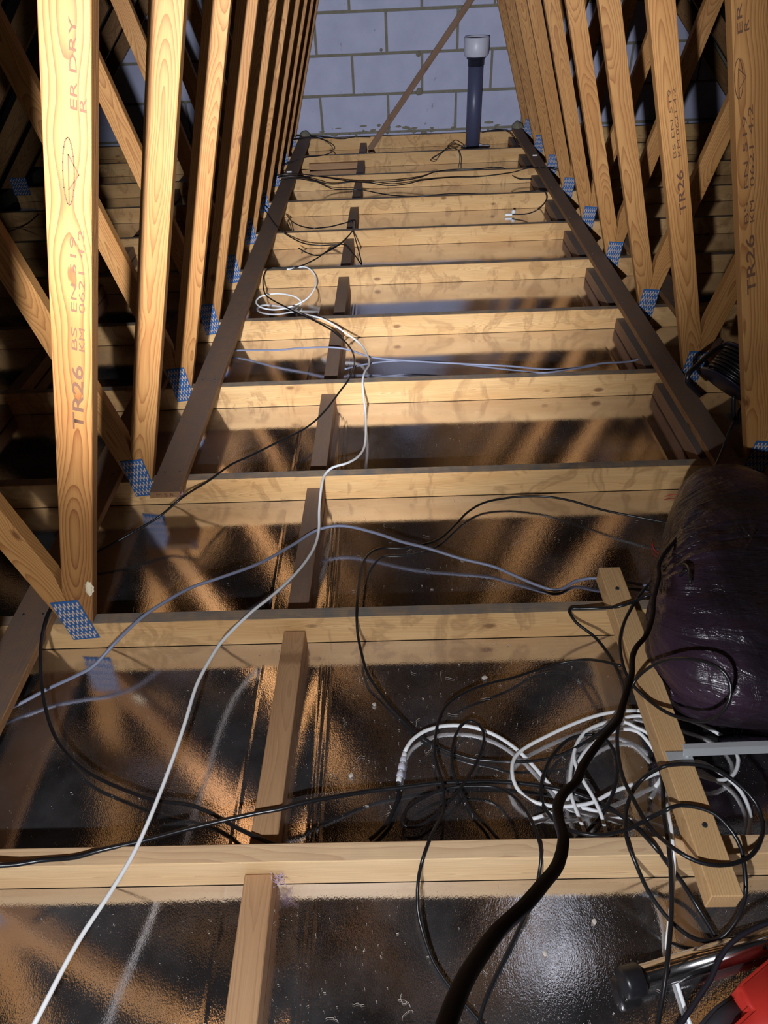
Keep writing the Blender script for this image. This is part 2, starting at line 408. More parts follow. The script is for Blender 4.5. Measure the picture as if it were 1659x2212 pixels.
# mortar splashes along the foot of the wall
random.seed(3)
for i in range(46):
    x = random.uniform(-0.62, 1.0); z = random.choice([0.10, 0.105, 0.12, 0.13]) + random.uniform(-.01, .05)*random.random()
    if 0.57 < x < 0.83: continue
    bm = bmesh.new(); bmesh.ops.create_icosphere(bm, subdivisions=1, radius=1)
    for v in bm.verts: v.co *= random.uniform(.7, 1.25)
    bmesh.ops.scale(bm, vec=(random.uniform(.008, .045), .004, random.uniform(.004, .014)), verts=bm.verts)
    o = bmo('mortar_splash', bm, MT['mortar'], wall); o.location = (x, WALL-0.003, z)
for x, z, s in ((0.27, 0.66-0.0, .022), (0.275, 0.40, .03), (-0.03, .70, .012)):
    bm = bmesh.new(); bmesh.ops.create_icosphere(bm, subdivisions=2, radius=s)
    for v in bm.verts: v.co *= random.uniform(.8, 1.15); v.co.y *= .4
    o = bmo('mortar_splash', bm, MT['mortar'], wall); o.location = (x, WALL-0.004, z)

# ------------------------------------------------------------------ stamps
def text_mesh(s, height, length, m, parent, origin, ang, y, off, logo=False):
    cu = bpy.data.curves.new('t', 'FONT'); cu.body = s; cu.size = 1.0; cu.resolution_u = 3; cu.offset = 0.012 if s == 'TR26' else 0.0
    o = bpy.data.objects.new('t', cu); COL.objects.link(o)
    dg = bpy.context.evaluated_depsgraph_get(); me = bpy.data.meshes.new_from_object(o.evaluated_get(dg))
    bpy.data.objects.remove(o)
    xs = [v.co.x for v in me.vertices]; ys = [v.co.y for v in me.vertices]
    w_, h_ = max(xs)-min(xs), max(ys)-min(ys); x0, y0 = min(xs), min(ys)
    for v in me.vertices: v.co = Vector(((v.co.x-x0)/w_*length, 0, (v.co.y-y0)/h_*height))
    me.materials.append(m)
    t = bpy.data.objects.new('grade_stamp', me); COL.objects.link(t); t.parent = parent
    # text reads upwards along the timber
    ca, sa = math.cos(ang), math.sin(ang)
    t.rotation_euler = (0, -ang, 0); t.location = (origin[0]-sa*off, y, origin[1]+ca*off)
    return t
def logo_mesh(parent, origin, ang, y, L, Hh):
    def ring(pts, wd):
        bm = bmesh.new()
        for i in range(len(pts)-1):
            a, b = Vector(pts[i]), Vector(pts[i+1]); d = (b-a).normalized(); q = Vector((-d.y, d.x))*wd/2; e = d*wd*.3
            bm.faces.new([bm.verts.new((p.x, 0, p.y)) for p in (a-q-e, b-q+e, b+q+e, a+q-e)])
        o = bmo('grade_stamp', bm, MT['ink'], parent); o.rotation_euler = (0, -ang, 0); o.location = (origin[0], y, origin[1])
    ring([(L*.5+L*.48*math.cos(t*math.pi/12), Hh*.55+Hh*.36*math.sin(t*math.pi/12)) for t in range(25)], .0016)
    ring([(L*.05, Hh*.55), (L*.25, Hh*.55), (L*.5, -Hh*.1), (L*.75, Hh*.55), (L*.25, Hh*.555)], .0015)
def stamp_set(parent, pts, ang, y, side, scale=1.0, y0=0.0):
    def seg(a, b): return (Vector((pts[b][0]-pts[a][0], pts[b][2]-pts[a][2]))).length
    o = lambda i: (pts[i][0], pts[i][2])
    text_mesh('TR26', .021*scale, seg(0, 1), MT['ink'], parent, o(0), ang, y, -.012)
    if len(pts) > 4:
        text_mesh('BS', .010, seg(2, 3), MT['ink'], parent, o(2), ang, y, .001)
        text_mesh('KM', .010, seg(2, 3), MT['ink'], parent, o(2), ang, y, -.0125)
        text_mesh('EN 519', .010, seg(4, 5)*.9, MT['ink'], parent, o(4), ang, y, .001)
        text_mesh('0621 4.2', .010, seg(4, 5), MT['ink'], parent, o(4), ang, y, -.0125)
        logo_mesh(parent, o(6), ang, y, seg(6, 7), .024)
        text_mesh('ER DRY' if side < 0 else 'ER', .010, seg(8, 9)*.95, MT['ink'], parent, o(8), ang, y, .001)
        text_mesh('R' if side > 0 else 'R', .010, .02, MT['ink'], parent, o(8), ang, y, -.0125)
    else:
        text_mesh('BS EN 519', .009, seg(2, 3), MT['ink'], parent, o(2), ang, y, .001)
        text_mesh('KM 0621 4.2', .009, seg(2, 3), MT['ink'], parent, o(2), ang, y, -.0125)

# ------------------------------------------------------------------ roof trusses
def band(cx, cz, slope_x, width, z0, z1):
    """web as polygon: centre line x = cx + slope_x*(z-cz)"""
    L = math.hypot(1, slope_x); hw = width/2*L
    f = lambda z: cx + slope_x*(z-cz)
    return [(f(z0)-hw, z0), (f(z0)+hw, z0), (f(z1)+hw, z1), (f(z1)-hw, z1)]
PLATE_SLOTS = None
def slots_bm(wd, ht):
    bm = bmesh.new(); rows, cols = 5, 12
    for r in range(rows):
        for c in range(cols):
            x = -wd/2 + wd*(c+.5)/cols; z = -ht/2 + ht*(r+.5)/rows + (ht*.035 if c % 2 else -ht*.035)
            s = bmesh.ops.create_cube(bm, size=1)['verts']
            bmesh.ops.scale(bm, vec=(wd*.046, .0018, ht*.098), verts=s)
            bmesh.ops.rotate(bm, cent=(0, 0, 0), matrix=Matrix.Rotation(random.uniform(-.12, .12), 3, 'Y'), verts=s)
            bmesh.ops.translate(bm, vec=(x, -.0004, z), verts=s)
    return bm
meshes = {}
def add_plate(parent, x, z, wd, ht, key, tilt=0.0, y=-0.0008):
    if key not in meshes:
        meshes[key] = (None,)
        p = bmo('connector_plate', box_bm(wd, .0014, ht, .0003), MT['plate'], parent)
        s = bmo('tooth_rows', slots_bm(wd*.94, ht*.94), MT['tooth'], p); s['kind'] = 'stuff'; s.location = (0, -.0008, 0)
        meshes[key] = (p, s)
    else:
        p0, s0 = meshes[key]
        p = p0.copy(); COL.objects.link(p); p.parent = parent
        s = s0.copy(); COL.objects.link(s); s.parent = p
    p.location = (x, y, z); p.rotation_euler = (0, tilt, 0)
NAMES = ['crossing the very bottom of the photo, posts out of frame', 'whose left post is the nearest, with a TR26 stamp and blue plate', 'whose right post carries the clear TR26 stamp, brown walkway board ends on it',
 'third in from the left stamped post, its joist behind the first brown board bay', 'its joist just beyond the twin grey cables', 'its joist carrying the black cable and white cable coil',
 'its joist just beyond the three-way black cable tangle', 'its joist with wavy grain stains below the far cable bundle', 'its joist crossed by the far black cable bundle', 'just in front of the pipe foot', 'hard against the block wall']
LAB = ['nearest pine roof truss, its joist crossing the bottom of the photo',
 'pine roof truss whose left post is nearest, with stamped lettering and blue plate',
 'pine roof truss whose right post bears the clear dark lettering',
 'pine roof truss whose joist lies just nearer than the twin grey cables',
 'pine roof truss whose joist lies just beyond the twin grey cables',
 'pine roof truss whose joist carries the top of the white cable loop',
 'pine roof truss whose joist lies just beyond the loose black cable tangle',
 'pine roof truss with stained joist in front of the far cable bundle',
 'pine roof truss whose joist lies right under the far black cable bundle',
 'second pine roof truss from the block wall, just in front of the blue pipe',
 'farthest pine roof truss, hard against the pale block wall']
trusses = []
DXR = [0, 0, 0, 0, 0, .005, .012, .022, .035, .047, .06]
UL = lambda z: None
for k, y in enumerate(YJ):
    t = thing('roof_truss', LAB[k], 'roof truss', (0, y, 0), 'trussed rafters of the loft')
    trusses.append(t); dr = DXR[k]; dl = -.08 if k == 0 else 0  # nearest truss's unseen left webs shifted outward so their shadow misses the next web
    cm = MT['chord_clean'] if k == 0 else MT['chord']
    c = bmo('bottom_chord', box_bm(XR-XL-.14, TH, CH, .0018), cm, t); c.location = ((XL+XR)/2, TH/2, CH/2)
    hr = .048*math.hypot(1, SL)
    # rafters (top chords)
    for s in (-1, 1):
        xe, sl = (XL, SL) if s < 0 else (XR, -SR)
        f = lambda x, o: ZA + sl*(x-XA) + o
        poly = [(xe-.3*(-s)*-1 if False else xe + .2*s, f(xe+.2*s, -hr)), (XA, ZA-hr), (XA, ZA+hr), (xe+.2*s, f(xe+.2*s, hr))]
        poly = clip(poly, 0, -1, -CH-.0008)
        poly = clip(poly, s*-1, 0, -s*XA - .0006) if True else poly
        prism_obj('rafter', poly, 0, TH, MT['rafter'], t, math.atan2(sl, 1), (XA + s*1.4, f(XA+s*1.4, 0)))
    cutL = lambda P: clip(P, -SL, 1, ZA-hr-.001-SL*XA)
    cutR = lambda P: clip(P, SR, 1, ZA-hr-.001+SR*XA)
    # webs
    il = band(-.8195+dl, .1, .305, .072, -.1, 3.3); il = clip(clip(il, 0, -1, -CH-.0006), -1, 0, .8225-dl); il = clip(cutL(il), 1, 0, XA-.001)
    prism_obj('inner_web', il, 0, TH, MT['amber' if k == 1 else 'pine'], t, math.atan2(1, .305), (-.6+dl, .8))
    ol = band(-.8205+dl, .1, -.238, .072, -.1, 2.6); ol = clip(clip(ol, 0, -1, -CH-.0006), 1, 0, -.8235+dl)
    prism_obj('outer_web', cutL(ol), 0, TH, MT['pine'], t, math.atan2(1, -.238), (-1.+dl, .8))
    ir = band(1.138+dr, .1, -.325, .072, -.1, 3.3); ir = clip(clip(ir, 0, -1, -CH-.0006), 1, 0, 1.1285+dr); ir = clip(cutR(ir), -1, 0, -XA-.001)
    prism_obj('inner_web', ir, 0, TH, MT['pine'], t, math.atan2(1, -.325), (.9+dr, .8))
    orr = band(1.118+dr, .1, .238, .072, -.1, 2.6); orr = clip(clip(orr, 0, -1, -CH-.0006), -1, 0, -1.1295-dr)
    prism_obj('outer_web', cutR(orr), 0, TH, MT['pine'], t, math.atan2(1, .238), (1.3+dr, .8))
    add_plate(t, -.8215+dl, .110, .072, .142, 'n', -.10)
    add_plate(t, 1.131+dr, .108, .072, .135, 'n', .09)
    add_plate(t, XA, ZA-.16, .14, .2, 'a')
    add_plate(t, -1.23, 1.63, .10, .16, 'q', -.4); add_plate(t, 1.54, 1.63, .10, .16, 'q', .4)
    add_plate(t, XL+.12, .105, .12, .12, 'h', 0); add_plate(t, XR-.12, .105, .12, .12, 'h', 0)
aL, aR = math.atan2(1, .305), math.atan2(1, -.325)

CB = {
 'white_long':[(-0.588,0.304,0.14),(-0.584,0.32,0.14),(-0.562,0.435,0.125),(-0.535,0.525,0.11),(-0.515,0.597,0.102),(-0.499,0.675,0.105),(-0.483,0.788,0.11),(-0.475,0.868,0.115),(-0.47,0.964,0.115),(-0.457,1.033,0.11),(-0.437,1.1,0.105),(-0.384,1.192,0.1),(-0.336,1.269,0.085),(-0.285,1.365,0.07),(-0.249,1.46,0.062),(-0.237,1.54,0.062),(-0.239,1.625,0.08),(-0.236,1.714,0.1),(-0.229,1.774,0.1),(-0.208,1.81,0.1),(-0.162,1.854,0.085),(-0.128,1.928,0.06),(-0.11,2.025,0.04),(-0.11,2.2,0.045),(-0.119,2.308,0.08),(-0.122,2.361,0.1),(-0.116,2.434,0.1),(-0.1,2.566,0.07),(-0.118,2.709,0.05),(-0.15,2.799,0.05),(-0.212,2.862,0.07),(-0.267,2.897,0.095),(-0.317,2.947,0.1),(-0.371,3.004,0.09),(-0.43,3.107,0.06),(-0.473,3.267,0.01),(-0.456,3.331,0.006),(-0.458,3.343,0.02),(-0.491,3.368,0.035),(-0.586,3.423,0.03),(-0.665,3.419,0.02),(-0.683,3.357,0.015),(-0.644,3.298,0.01),(-0.572,3.275,0.008),(-0.488,3.308,0.012),(-0.424,3.345,0.03),(-0.385,3.415,0.06),(-0.389,3.505,0.08),(-0.417,3.55,0.1),(-0.457,3.592,0.1),(-0.495,3.603,0.09),(-0.538,3.561,0.1)],
 'black_left':[(-0.973,1.478,0.02),(-0.897,1.502,0.04),(-0.809,1.554,0.06),(-0.724,1.614,0.08),(-0.658,1.645,0.121),(-0.629,1.701,0.112),(-0.599,1.758,0.1),(-0.544,1.859,0.09),(-0.493,1.918,0.08),(-0.411,2.012,0.07),(-0.324,2.111,0.06),(-0.264,2.217,0.06),(-0.207,2.323,0.085),(-0.178,2.376,0.1),(-0.161,2.493,0.09),(-0.162,2.61,0.07),(-0.184,2.738,0.055),(-0.223,2.819,0.06),(-0.275,2.873,0.08),(-0.362,2.939,0.101),(-0.423,3.023,0.09),(-0.506,3.159,0.07),(-0.593,3.283,0.06),(-0.633,3.36,0.06),(-0.653,3.467,0.08),(-0.649,3.526,0.098),(-0.632,3.583,0.1),(-0.548,3.588,0.1),(-0.486,3.595,0.1),(-0.448,3.692,0.08),(-0.399,3.798,0.07),(-0.343,3.922,0.07),(-0.284,4.029,0.065),(-0.228,4.082,0.1),(-0.21,4.203,0.1),(-0.226,4.389,0.075),(-0.275,4.359,0.075),(-0.361,4.252,0.09),(-0.461,4.206,0.1),(-0.598,4.487,0.05),(-0.687,4.795,0.02),(-0.659,4.733,0.02),(-0.612,4.488,0.05),(-0.564,4.177,0.1)],
 'black_mid':[(-0.815,4.729,0.13),(-0.798,4.598,0.13),(-0.753,4.462,0.121),(-0.666,4.205,0.121),(-0.617,4.088,0.125),(-0.588,4.09,0.1),(-0.496,4.015,0.08),(-0.408,3.997,0.07),(-0.328,4.011,0.065),(-0.27,4.012,0.065),(-0.225,3.924,0.06),(-0.189,3.84,0.05),(-0.161,3.78,0.03),(-0.166,3.823,0.05),(-0.191,3.982,0.08),(-0.214,4.145,0.1),(-0.218,4.319,0.08),(-0.243,4.44,0.06)],
 'black_tail':[(-0.518,3.963,0.07),(-0.472,3.941,0.05),(-0.404,3.905,0.045),(-0.349,3.922,0.06),(-0.307,3.975,0.066),(-0.275,4.015,0.072)],
 'grey_a':[(-0.783,2.836,0.01),(-0.689,2.833,0.015),(-0.503,2.774,0.04),(-0.399,2.754,0.055),(-0.296,2.729,0.068),(-0.226,2.721,0.065),(-0.177,2.712,0.055),(-0.099,2.681,0.04),(0.018,2.653,0.035),(0.285,2.592,0.04),(0.467,2.541,0.05),(0.596,2.449,0.08),(0.711,2.471,0.07),(0.84,2.538,0.05),(0.967,2.584,0.03),(1.024,2.593,0.04)],
 'grey_b':[(-0.2,2.544,0.06),(-0.118,2.626,0.035),(-0.001,2.656,0.03),(0.192,2.634,0.03),(0.376,2.558,0.04),(0.491,2.463,0.07),(0.574,2.387,0.1),(0.685,2.442,0.08),(0.821,2.533,0.045)],
 'grey_c':[(-0.99,0.956,0.02),(-0.933,0.987,0.02),(-0.867,1.026,0.03),(-0.801,1.052,0.045),(-0.758,1.07,0.06),(-0.706,1.122,0.09),(-0.659,1.189,0.1),(-0.607,1.245,0.1),(-0.555,1.301,0.09),(-0.495,1.335,0.085),(-0.394,1.406,0.07),(-0.309,1.49,0.06),(-0.251,1.549,0.058),(-0.201,1.565,0.062),(-0.15,1.565,0.06),(-0.066,1.536,0.055),(0.007,1.502,0.05),(0.08,1.477,0.045),(0.174,1.446,0.03),(0.267,1.419,0.02),(0.311,1.394,0.015),(0.38,1.354,0.007),(0.425,1.335,0.005),(0.448,1.339,0.005),(0.486,1.363,0.008),(0.52,1.366,0.015),(0.545,1.362,0.02),(0.584,1.357,0.02),(0.631,1.354,0.01),(0.687,1.34,0.006),(0.731,1.331,0.006)],
 'black_arc':[(-0.873,1.236,0.14),(-0.888,1.187,0.13),(-0.882,1.13,0.126),(-0.867,1.071,0.122),(-0.854,1.011,0.09),(-0.832,0.953,0.065),(-0.798,0.895,0.045),(-0.751,0.846,0.04),(-0.694,0.804,0.035),(-0.64,0.778,0.03),(-0.586,0.756,0.03),(-0.539,0.74,0.03),(-0.492,0.729,0.035),(-0.445,0.721,0.035),(-0.39,0.699,0.03),(-0.35,0.675,0.035),(-0.309,0.648,0.055),(-0.277,0.634,0.056),(-0.245,0.623,0.05)],
 'black_thick':[(-0.78,0.563,0.13),(-0.752,0.569,0.12),(-0.726,0.574,0.112),(-0.688,0.586,0.1),(-0.626,0.591,0.099),(-0.582,0.603,0.099),(-0.515,0.625,0.085),(-0.44,0.653,0.07),(-0.369,0.674,0.062),(-0.298,0.69,0.06),(-0.261,0.696,0.06),(-0.206,0.713,0.055),(-0.142,0.732,0.04),(-0.076,0.75,0.025),(-0.005,0.761,0.018),(0.067,0.77,0.015),(0.139,0.772,0.014),(0.21,0.77,0.014),(0.263,0.764,0.014),(0.314,0.755,0.012),(0.363,0.737,0.014),(0.406,0.709,0.025),(0.426,0.675,0.05),(0.439,0.628,0.09),(0.453,0.596,0.1),(0.468,0.578,0.09),(0.482,0.571,0.07),(0.511,0.549,0.035),(0.53,0.521,0.015),(0.549,0.471,0.008),(0.555,0.454,0.006)],
 'black_wave':[(0.181,0.639,0.03),(0.163,0.675,0.012),(0.139,0.705,0.01),(0.122,0.74,0.012),(0.106,0.778,0.02),(0.101,0.808,0.028),(0.107,0.855,0.03),(0.124,0.893,0.03),(0.147,0.911,0.03),(0.169,0.9,0.03),(0.178,0.875,0.03),(0.166,0.833,0.03),(0.139,0.783,0.028),(0.1,0.735,0.025),(0.063,0.701,0.02),(0.027,0.677,0.02),(0.0,0.674,0.02),(-0.01,0.685,0.022),(0.001,0.711,0.022),(0.04,0.737,0.022),(0.084,0.754,0.022),(0.137,0.757,0.024),(0.188,0.75,0.03),(0.218,0.724,0.045),(0.236,0.679,0.07),(0.244,0.626,0.095),(0.246,0.583,0.1),(0.24,0.556,0.08),(0.229,0.528,0.05),(0.211,0.503,0.035),(0.181,0.46,0.025),(0.15,0.417,0.015),(0.126,0.381,0.01),(0.114,0.356,0.006),(0.106,0.337,0.006)],
 'black_vert':[(0.498,0.994,0.11),(0.471,1.031,0.08),(0.442,1.068,0.04),(0.39,1.078,0.015),(0.319,1.06,0.01),(0.265,1.034,0.02),(0.201,1.011,0.03),(0.144,0.987,0.03),(0.101,0.956,0.03),(0.079,0.915,0.03),(0.07,0.881,0.025),(0.065,0.835,0.03),(0.07,0.795,0.03),(0.077,0.761,0.036),(0.078,0.724,0.036),(0.073,0.691,0.04),(0.057,0.651,0.075),(0.041,0.61,0.099),(0.026,0.574,0.096),(0.017,0.551,0.06),(0.015,0.512,0.04),(0.022,0.481,0.025),(0.04,0.435,0.012),(0.068,0.397,0.006),(0.099,0.364,0.005),(0.118,0.343,0.005)],
 'black_span':[(0.862,1.523,0.05),(0.82,1.541,0.05),(0.746,1.57,0.05),(0.665,1.607,0.045),(0.603,1.642,0.04),(0.54,1.679,0.04),(0.473,1.709,0.035),(0.403,1.721,0.03),(0.354,1.723,0.025),(0.276,1.709,0.02),(0.22,1.672,0.015),(0.18,1.624,0.01),(0.124,1.556,0.01),(0.071,1.527,0.012),(0.006,1.515,0.012),(-0.053,1.514,0.015),(-0.086,1.478,0.03),(-0.104,1.42,0.045),(-0.11,1.33,0.07),(-0.111,1.227,0.1),(-0.112,1.183,0.1),(-0.11,1.142,0.07),(-0.101,1.099,0.05),(-0.085,1.048,0.03),(-0.057,1.006,0.015),(-0.017,0.953,0.008),(0.032,0.895,0.006),(0.079,0.86,0.006),(0.14,0.833,0.006),(0.193,0.822,0.01),(0.228,0.814,0.018),(0.294,0.816,0.02),(0.345,0.824,0.03),(0.397,0.844,0.045),(0.442,0.867,0.06),(0.471,0.89,0.08)],
 'black_span2':[(0.875,1.54,0.02),(0.833,1.56,0.02),(0.757,1.587,0.02),(0.675,1.625,0.015),(0.546,1.688,0.012),(0.442,1.716,0.01),(0.327,1.692,0.006),(0.245,1.66,0.005),(0.184,1.613,0.004),(0.137,1.558,0.004)],
 'flex':[(0.721,1.31,0.275),(0.672,1.248,0.265),(0.62,1.183,0.282),(0.586,1.129,0.296),(0.567,1.077,0.313),(0.518,0.978,0.352),(0.481,0.893,0.391),(0.436,0.811,0.435),(0.398,0.759,0.468),(0.371,0.71,0.503),(0.346,0.65,0.541),(0.319,0.598,0.574),(0.288,0.539,0.614),(0.267,0.5,0.645),(0.227,0.447,0.692),(0.185,0.386,0.745),(0.164,0.348,0.778),(0.142,0.32,0.809),(0.128,0.292,0.838),(0.123,0.269,0.857),(0.119,0.247,0.878),(0.108,0.222,0.895),(0.089,0.196,0.926),(0.069,0.17,0.958),(0.049,0.149,0.981),(0.037,0.132,1.0),(0.027,0.116,1.02),(0.02,0.102,1.035),(0.015,0.091,1.045),(0.01,0.079,1.055)],
 'loop_bag':[(0.615,1.034,0.33),(0.62,1.054,0.34),(0.628,1.087,0.33),(0.633,1.114,0.31),(0.627,1.141,0.27),(0.645,1.215,0.18),(0.614,1.201,0.16),(0.579,1.165,0.155),(0.549,1.125,0.155),(0.518,1.077,0.155),(0.497,1.027,0.155),(0.487,0.969,0.155),(0.488,0.928,0.155),(0.497,0.899,0.155),(0.519,0.871,0.15),(0.535,0.83,0.17),(0.557,0.799,0.19),(0.581,0.773,0.22),(0.596,0.762,0.26),(0.608,0.77,0.29),(0.613,0.791,0.31),(0.604,0.808,0.325),(0.586,0.83,0.325),(0.561,0.862,0.3),(0.538,0.898,0.25),(0.515,0.914,0.2),(0.496,0.912,0.16),(0.474,0.879,0.14),(0.458,0.867,0.1)],
 'rubber':[(0.623,1.077,0.33),(0.619,1.108,0.26),(0.598,1.155,0.17),(0.554,1.145,0.155),(0.523,1.138,0.15),(0.497,1.162,0.12),(0.445,1.175,0.105),(0.425,1.181,0.1),(0.419,1.169,0.1),(0.432,1.143,0.09),(0.47,1.104,0.08),(0.491,1.047,0.08),(0.493,0.973,0.1),(0.483,0.909,0.12),(0.47,0.876,0.1),(0.452,0.832,0.09),(0.444,0.784,0.08),(0.441,0.738,0.08),(0.445,0.69,0.09),(0.453,0.639,0.1),(0.461,0.601,0.12),(0.477,0.56,0.148),(0.503,0.541,0.15),(0.54,0.533,0.15),(0.585,0.544,0.14),(0.618,0.563,0.13),(0.647,0.593,0.12),(0.661,0.623,0.12),(0.658,0.655,0.13),(0.639,0.681,0.14),(0.609,0.705,0.15),(0.575,0.718,0.155),(0.536,0.723,0.153),(0.508,0.722,0.15),(0.498,0.721,0.145),(0.486,0.739,0.08),(0.459,0.718,0.07),(0.437,0.684,0.07),(0.418,0.642,0.09),(0.409,0.602,0.1),(0.416,0.566,0.09),(0.434,0.531,0.06),(0.458,0.497,0.04),(0.483,0.473,0.03),(0.508,0.462,0.02),(0.535,0.459,0.02),(0.559,0.466,0.03),(0.581,0.486,0.06),(0.59,0.508,0.1),(0.596,0.544,0.12),(0.598,0.57,0.13),(0.589,0.596,0.14),(0.565,0.625,0.15),(0.537,0.638,0.15),(0.51,0.643,0.148),(0.49,0.638,0.15),(0.481,0.636,0.145),(0.458,0.642,0.1),(0.426,0.627,0.1),(0.387,0.616,0.1),(0.35,0.613,0.1),(0.318,0.625,0.09),(0.303,0.644,0.07),(0.29,0.679,0.04),(0.28,0.709,0.03),(0.282,0.745,0.03),(0.296,0.783,0.03),(0.321,0.821,0.03),(0.361,0.857,0.03),(0.399,0.866,0.035),(0.429,0.86,0.04),(0.443,0.834,0.05),(0.449,0.799,0.05),(0.439,0.756,0.045),(0.42,0.719,0.04),(0.393,0.686,0.03),(0.357,0.657,0.02),(0.335,0.644,0.02)],
 'drop':[(0.551,0.857,0.02),(0.54,0.806,0.03),(0.533,0.768,0.05),(0.519,0.725,0.07),(0.492,0.649,0.1),(0.481,0.597,0.108),(0.474,0.554,0.1),(0.465,0.514,0.09),(0.455,0.477,0.08),(0.439,0.437,0.08),(0.424,0.4,0.075),(0.412,0.369,0.06),(0.394,0.331,0.05),(0.387,0.314,0.05)],
 'grey_right':[(0.623,0.454,0.12),(0.598,0.451,0.12),(0.577,0.446,0.115),(0.547,0.435,0.11),(0.522,0.42,0.1),(0.504,0.402,0.09),(0.489,0.383,0.08),(0.471,0.367,0.07),(0.449,0.347,0.06),(0.431,0.331,0.05),(0.414,0.314,0.05)],
 'coax_a':[(-0.001,0.846,0.014),(0.013,0.87,0.016),(0.044,0.895,0.016),(0.086,0.908,0.016),(0.126,0.909,0.016),(0.166,0.902,0.014),(0.21,0.881,0.012),(0.25,0.847,0.01),(0.28,0.808,0.008),(0.309,0.762,0.006),(0.337,0.724,0.006),(0.373,0.712,0.006),(0.407,0.701,0.006),(0.457,0.685,0.008),(0.503,0.667,0.02),(0.506,0.645,0.05)],
 'coax_b':[(0.535,0.935,0.02),(0.491,0.931,0.024),(0.439,0.921,0.024),(0.378,0.9,0.022),(0.317,0.873,0.02),(0.264,0.845,0.02),(0.237,0.818,0.025),(0.227,0.784,0.03),(0.231,0.75,0.03),(0.254,0.721,0.03),(0.297,0.708,0.028),(0.337,0.707,0.028),(0.379,0.713,0.028),(0.429,0.735,0.03),(0.47,0.749,0.03),(0.536,0.776,0.03),(0.584,0.784,0.03),(0.616,0.768,0.03),(0.651,0.758,0.025),(0.685,0.767,0.02),(0.711,0.793,0.018),(0.721,0.822,0.018),(0.713,0.853,0.018),(0.686,0.884,0.018),(0.654,0.902,0.02),(0.629,0.913,0.02),(0.591,0.927,0.02),(0.537,0.939,0.014)],
 'coax_c':[(0.522,0.749,0.02),(0.568,0.79,0.02),(0.634,0.808,0.014),(0.671,0.782,0.012),(0.694,0.755,0.01),(0.702,0.724,0.01),(0.697,0.685,0.01),(0.679,0.652,0.01),(0.67,0.639,0.01)],
 'coax_d':[(0.555,0.913,0.02),(0.537,0.921,0.02),(0.489,0.915,0.018),(0.444,0.904,0.016),(0.411,0.881,0.014),(0.381,0.853,0.01),(0.366,0.821,0.008),(0.347,0.764,0.02),(0.341,0.724,0.03),(0.346,0.69,0.03),(0.352,0.653,0.03)],
 'coax_e':[(0.555,0.85,0.03),(0.537,0.872,0.03),(0.52,0.884,0.03),(0.489,0.901,0.032),(0.45,0.895,0.034),(0.408,0.877,0.036),(0.38,0.849,0.036),(0.364,0.817,0.036),(0.363,0.794,0.036),(0.37,0.758,0.038),(0.382,0.72,0.04),(0.39,0.681,0.04),(0.392,0.647,0.035)],
 'coax_f':[(0.546,0.829,0.02),(0.534,0.857,0.024),(0.519,0.877,0.026),(0.486,0.882,0.028),(0.447,0.868,0.028),(0.407,0.842,0.028),(0.376,0.809,0.028),(0.358,0.766,0.014),(0.335,0.728,0.01),(0.297,0.705,0.008),(0.257,0.692,0.006)],
 'coax_drop':[(0.524,0.737,0.06),(0.516,0.7,0.075),(0.501,0.65,0.098),(0.497,0.623,0.1),(0.49,0.592,0.1),(0.488,0.564,0.08),(0.48,0.527,0.05),(0.468,0.487,0.02),(0.456,0.452,0.006),(0.455,0.423,0.006),(0.457,0.399,0.006),(0.458,0.378,0.006),(0.459,0.355,0.006),(0.46,0.339,0.006)],
 'plug_lead':[(-0.017,0.774,0.014),(-0.017,0.737,0.016),(-0.028,0.713,0.014),(-0.037,0.693,0.012),(-0.058,0.669,0.012),(-0.077,0.653,0.012)],
 'connector':[(-0.016,0.776,0.014),(-0.001,0.843,0.014)],
 'far_a':[(-0.911,5.275,0.13),(-0.762,5.339,0.121),(-0.633,5.345,0.121),(-0.52,5.324,0.11),(-0.349,5.242,0.1),(-0.249,5.181,0.1),(-0.075,5.145,0.1),(0.065,5.148,0.1),(0.222,5.221,0.1),(0.34,5.351,0.1),(0.472,5.394,0.1),(0.629,5.384,0.1),(0.751,5.404,0.1),(0.82,5.38,0.1),(0.872,5.399,0.06),(0.919,5.284,0.05),(1.009,5.259,0.05)],
 'far_b':[(-0.78,5.268,0.121),(-0.627,5.283,0.121),(-0.484,5.214,0.1),(-0.428,5.225,0.08),(-0.349,5.214,0.08),(-0.267,5.211,0.09),(-0.13,5.168,0.09),(0.007,5.118,0.08),(0.142,5.157,0.08),(0.222,5.216,0.08),(0.449,5.308,0.07),(0.626,5.335,0.06),(0.783,5.334,0.07),(0.903,5.35,0.08),(0.979,5.344,0.1),(1.041,5.259,0.121),(1.116,5.248,0.121),(1.191,5.139,0.121)],
 'far_c':[(-0.755,5.193,0.121),(-0.629,5.223,0.121),(-0.558,5.248,0.1),(-0.489,5.257,0.08),(-0.443,5.272,0.05),(-0.371,5.154,0.06),(-0.237,5.125,0.06),(-0.158,5.129,0.05),(-0.076,5.025,0.06),(0.029,4.883,0.08),(0.179,4.788,0.095),(0.424,4.8,0.1),(0.645,4.834,0.08),(0.785,4.799,0.09),(0.986,4.788,0.1),(1.003,4.702,0.1),(0.984,4.616,0.08),(0.929,4.563,0.05),(0.866,4.587,0.02),(0.772,4.623,0.01)],
 'far_d':[(-0.847,6.361,0.13),(-0.739,6.47,0.121),(-0.637,6.504,0.121),(-0.542,6.504,0.1),(-0.467,6.338,0.09),(-0.441,6.097,0.1),(-0.466,6.01,0.1),(-0.542,5.948,0.1),(-0.632,5.874,0.11),(-0.734,5.687,0.121),(-0.808,5.511,0.121)],
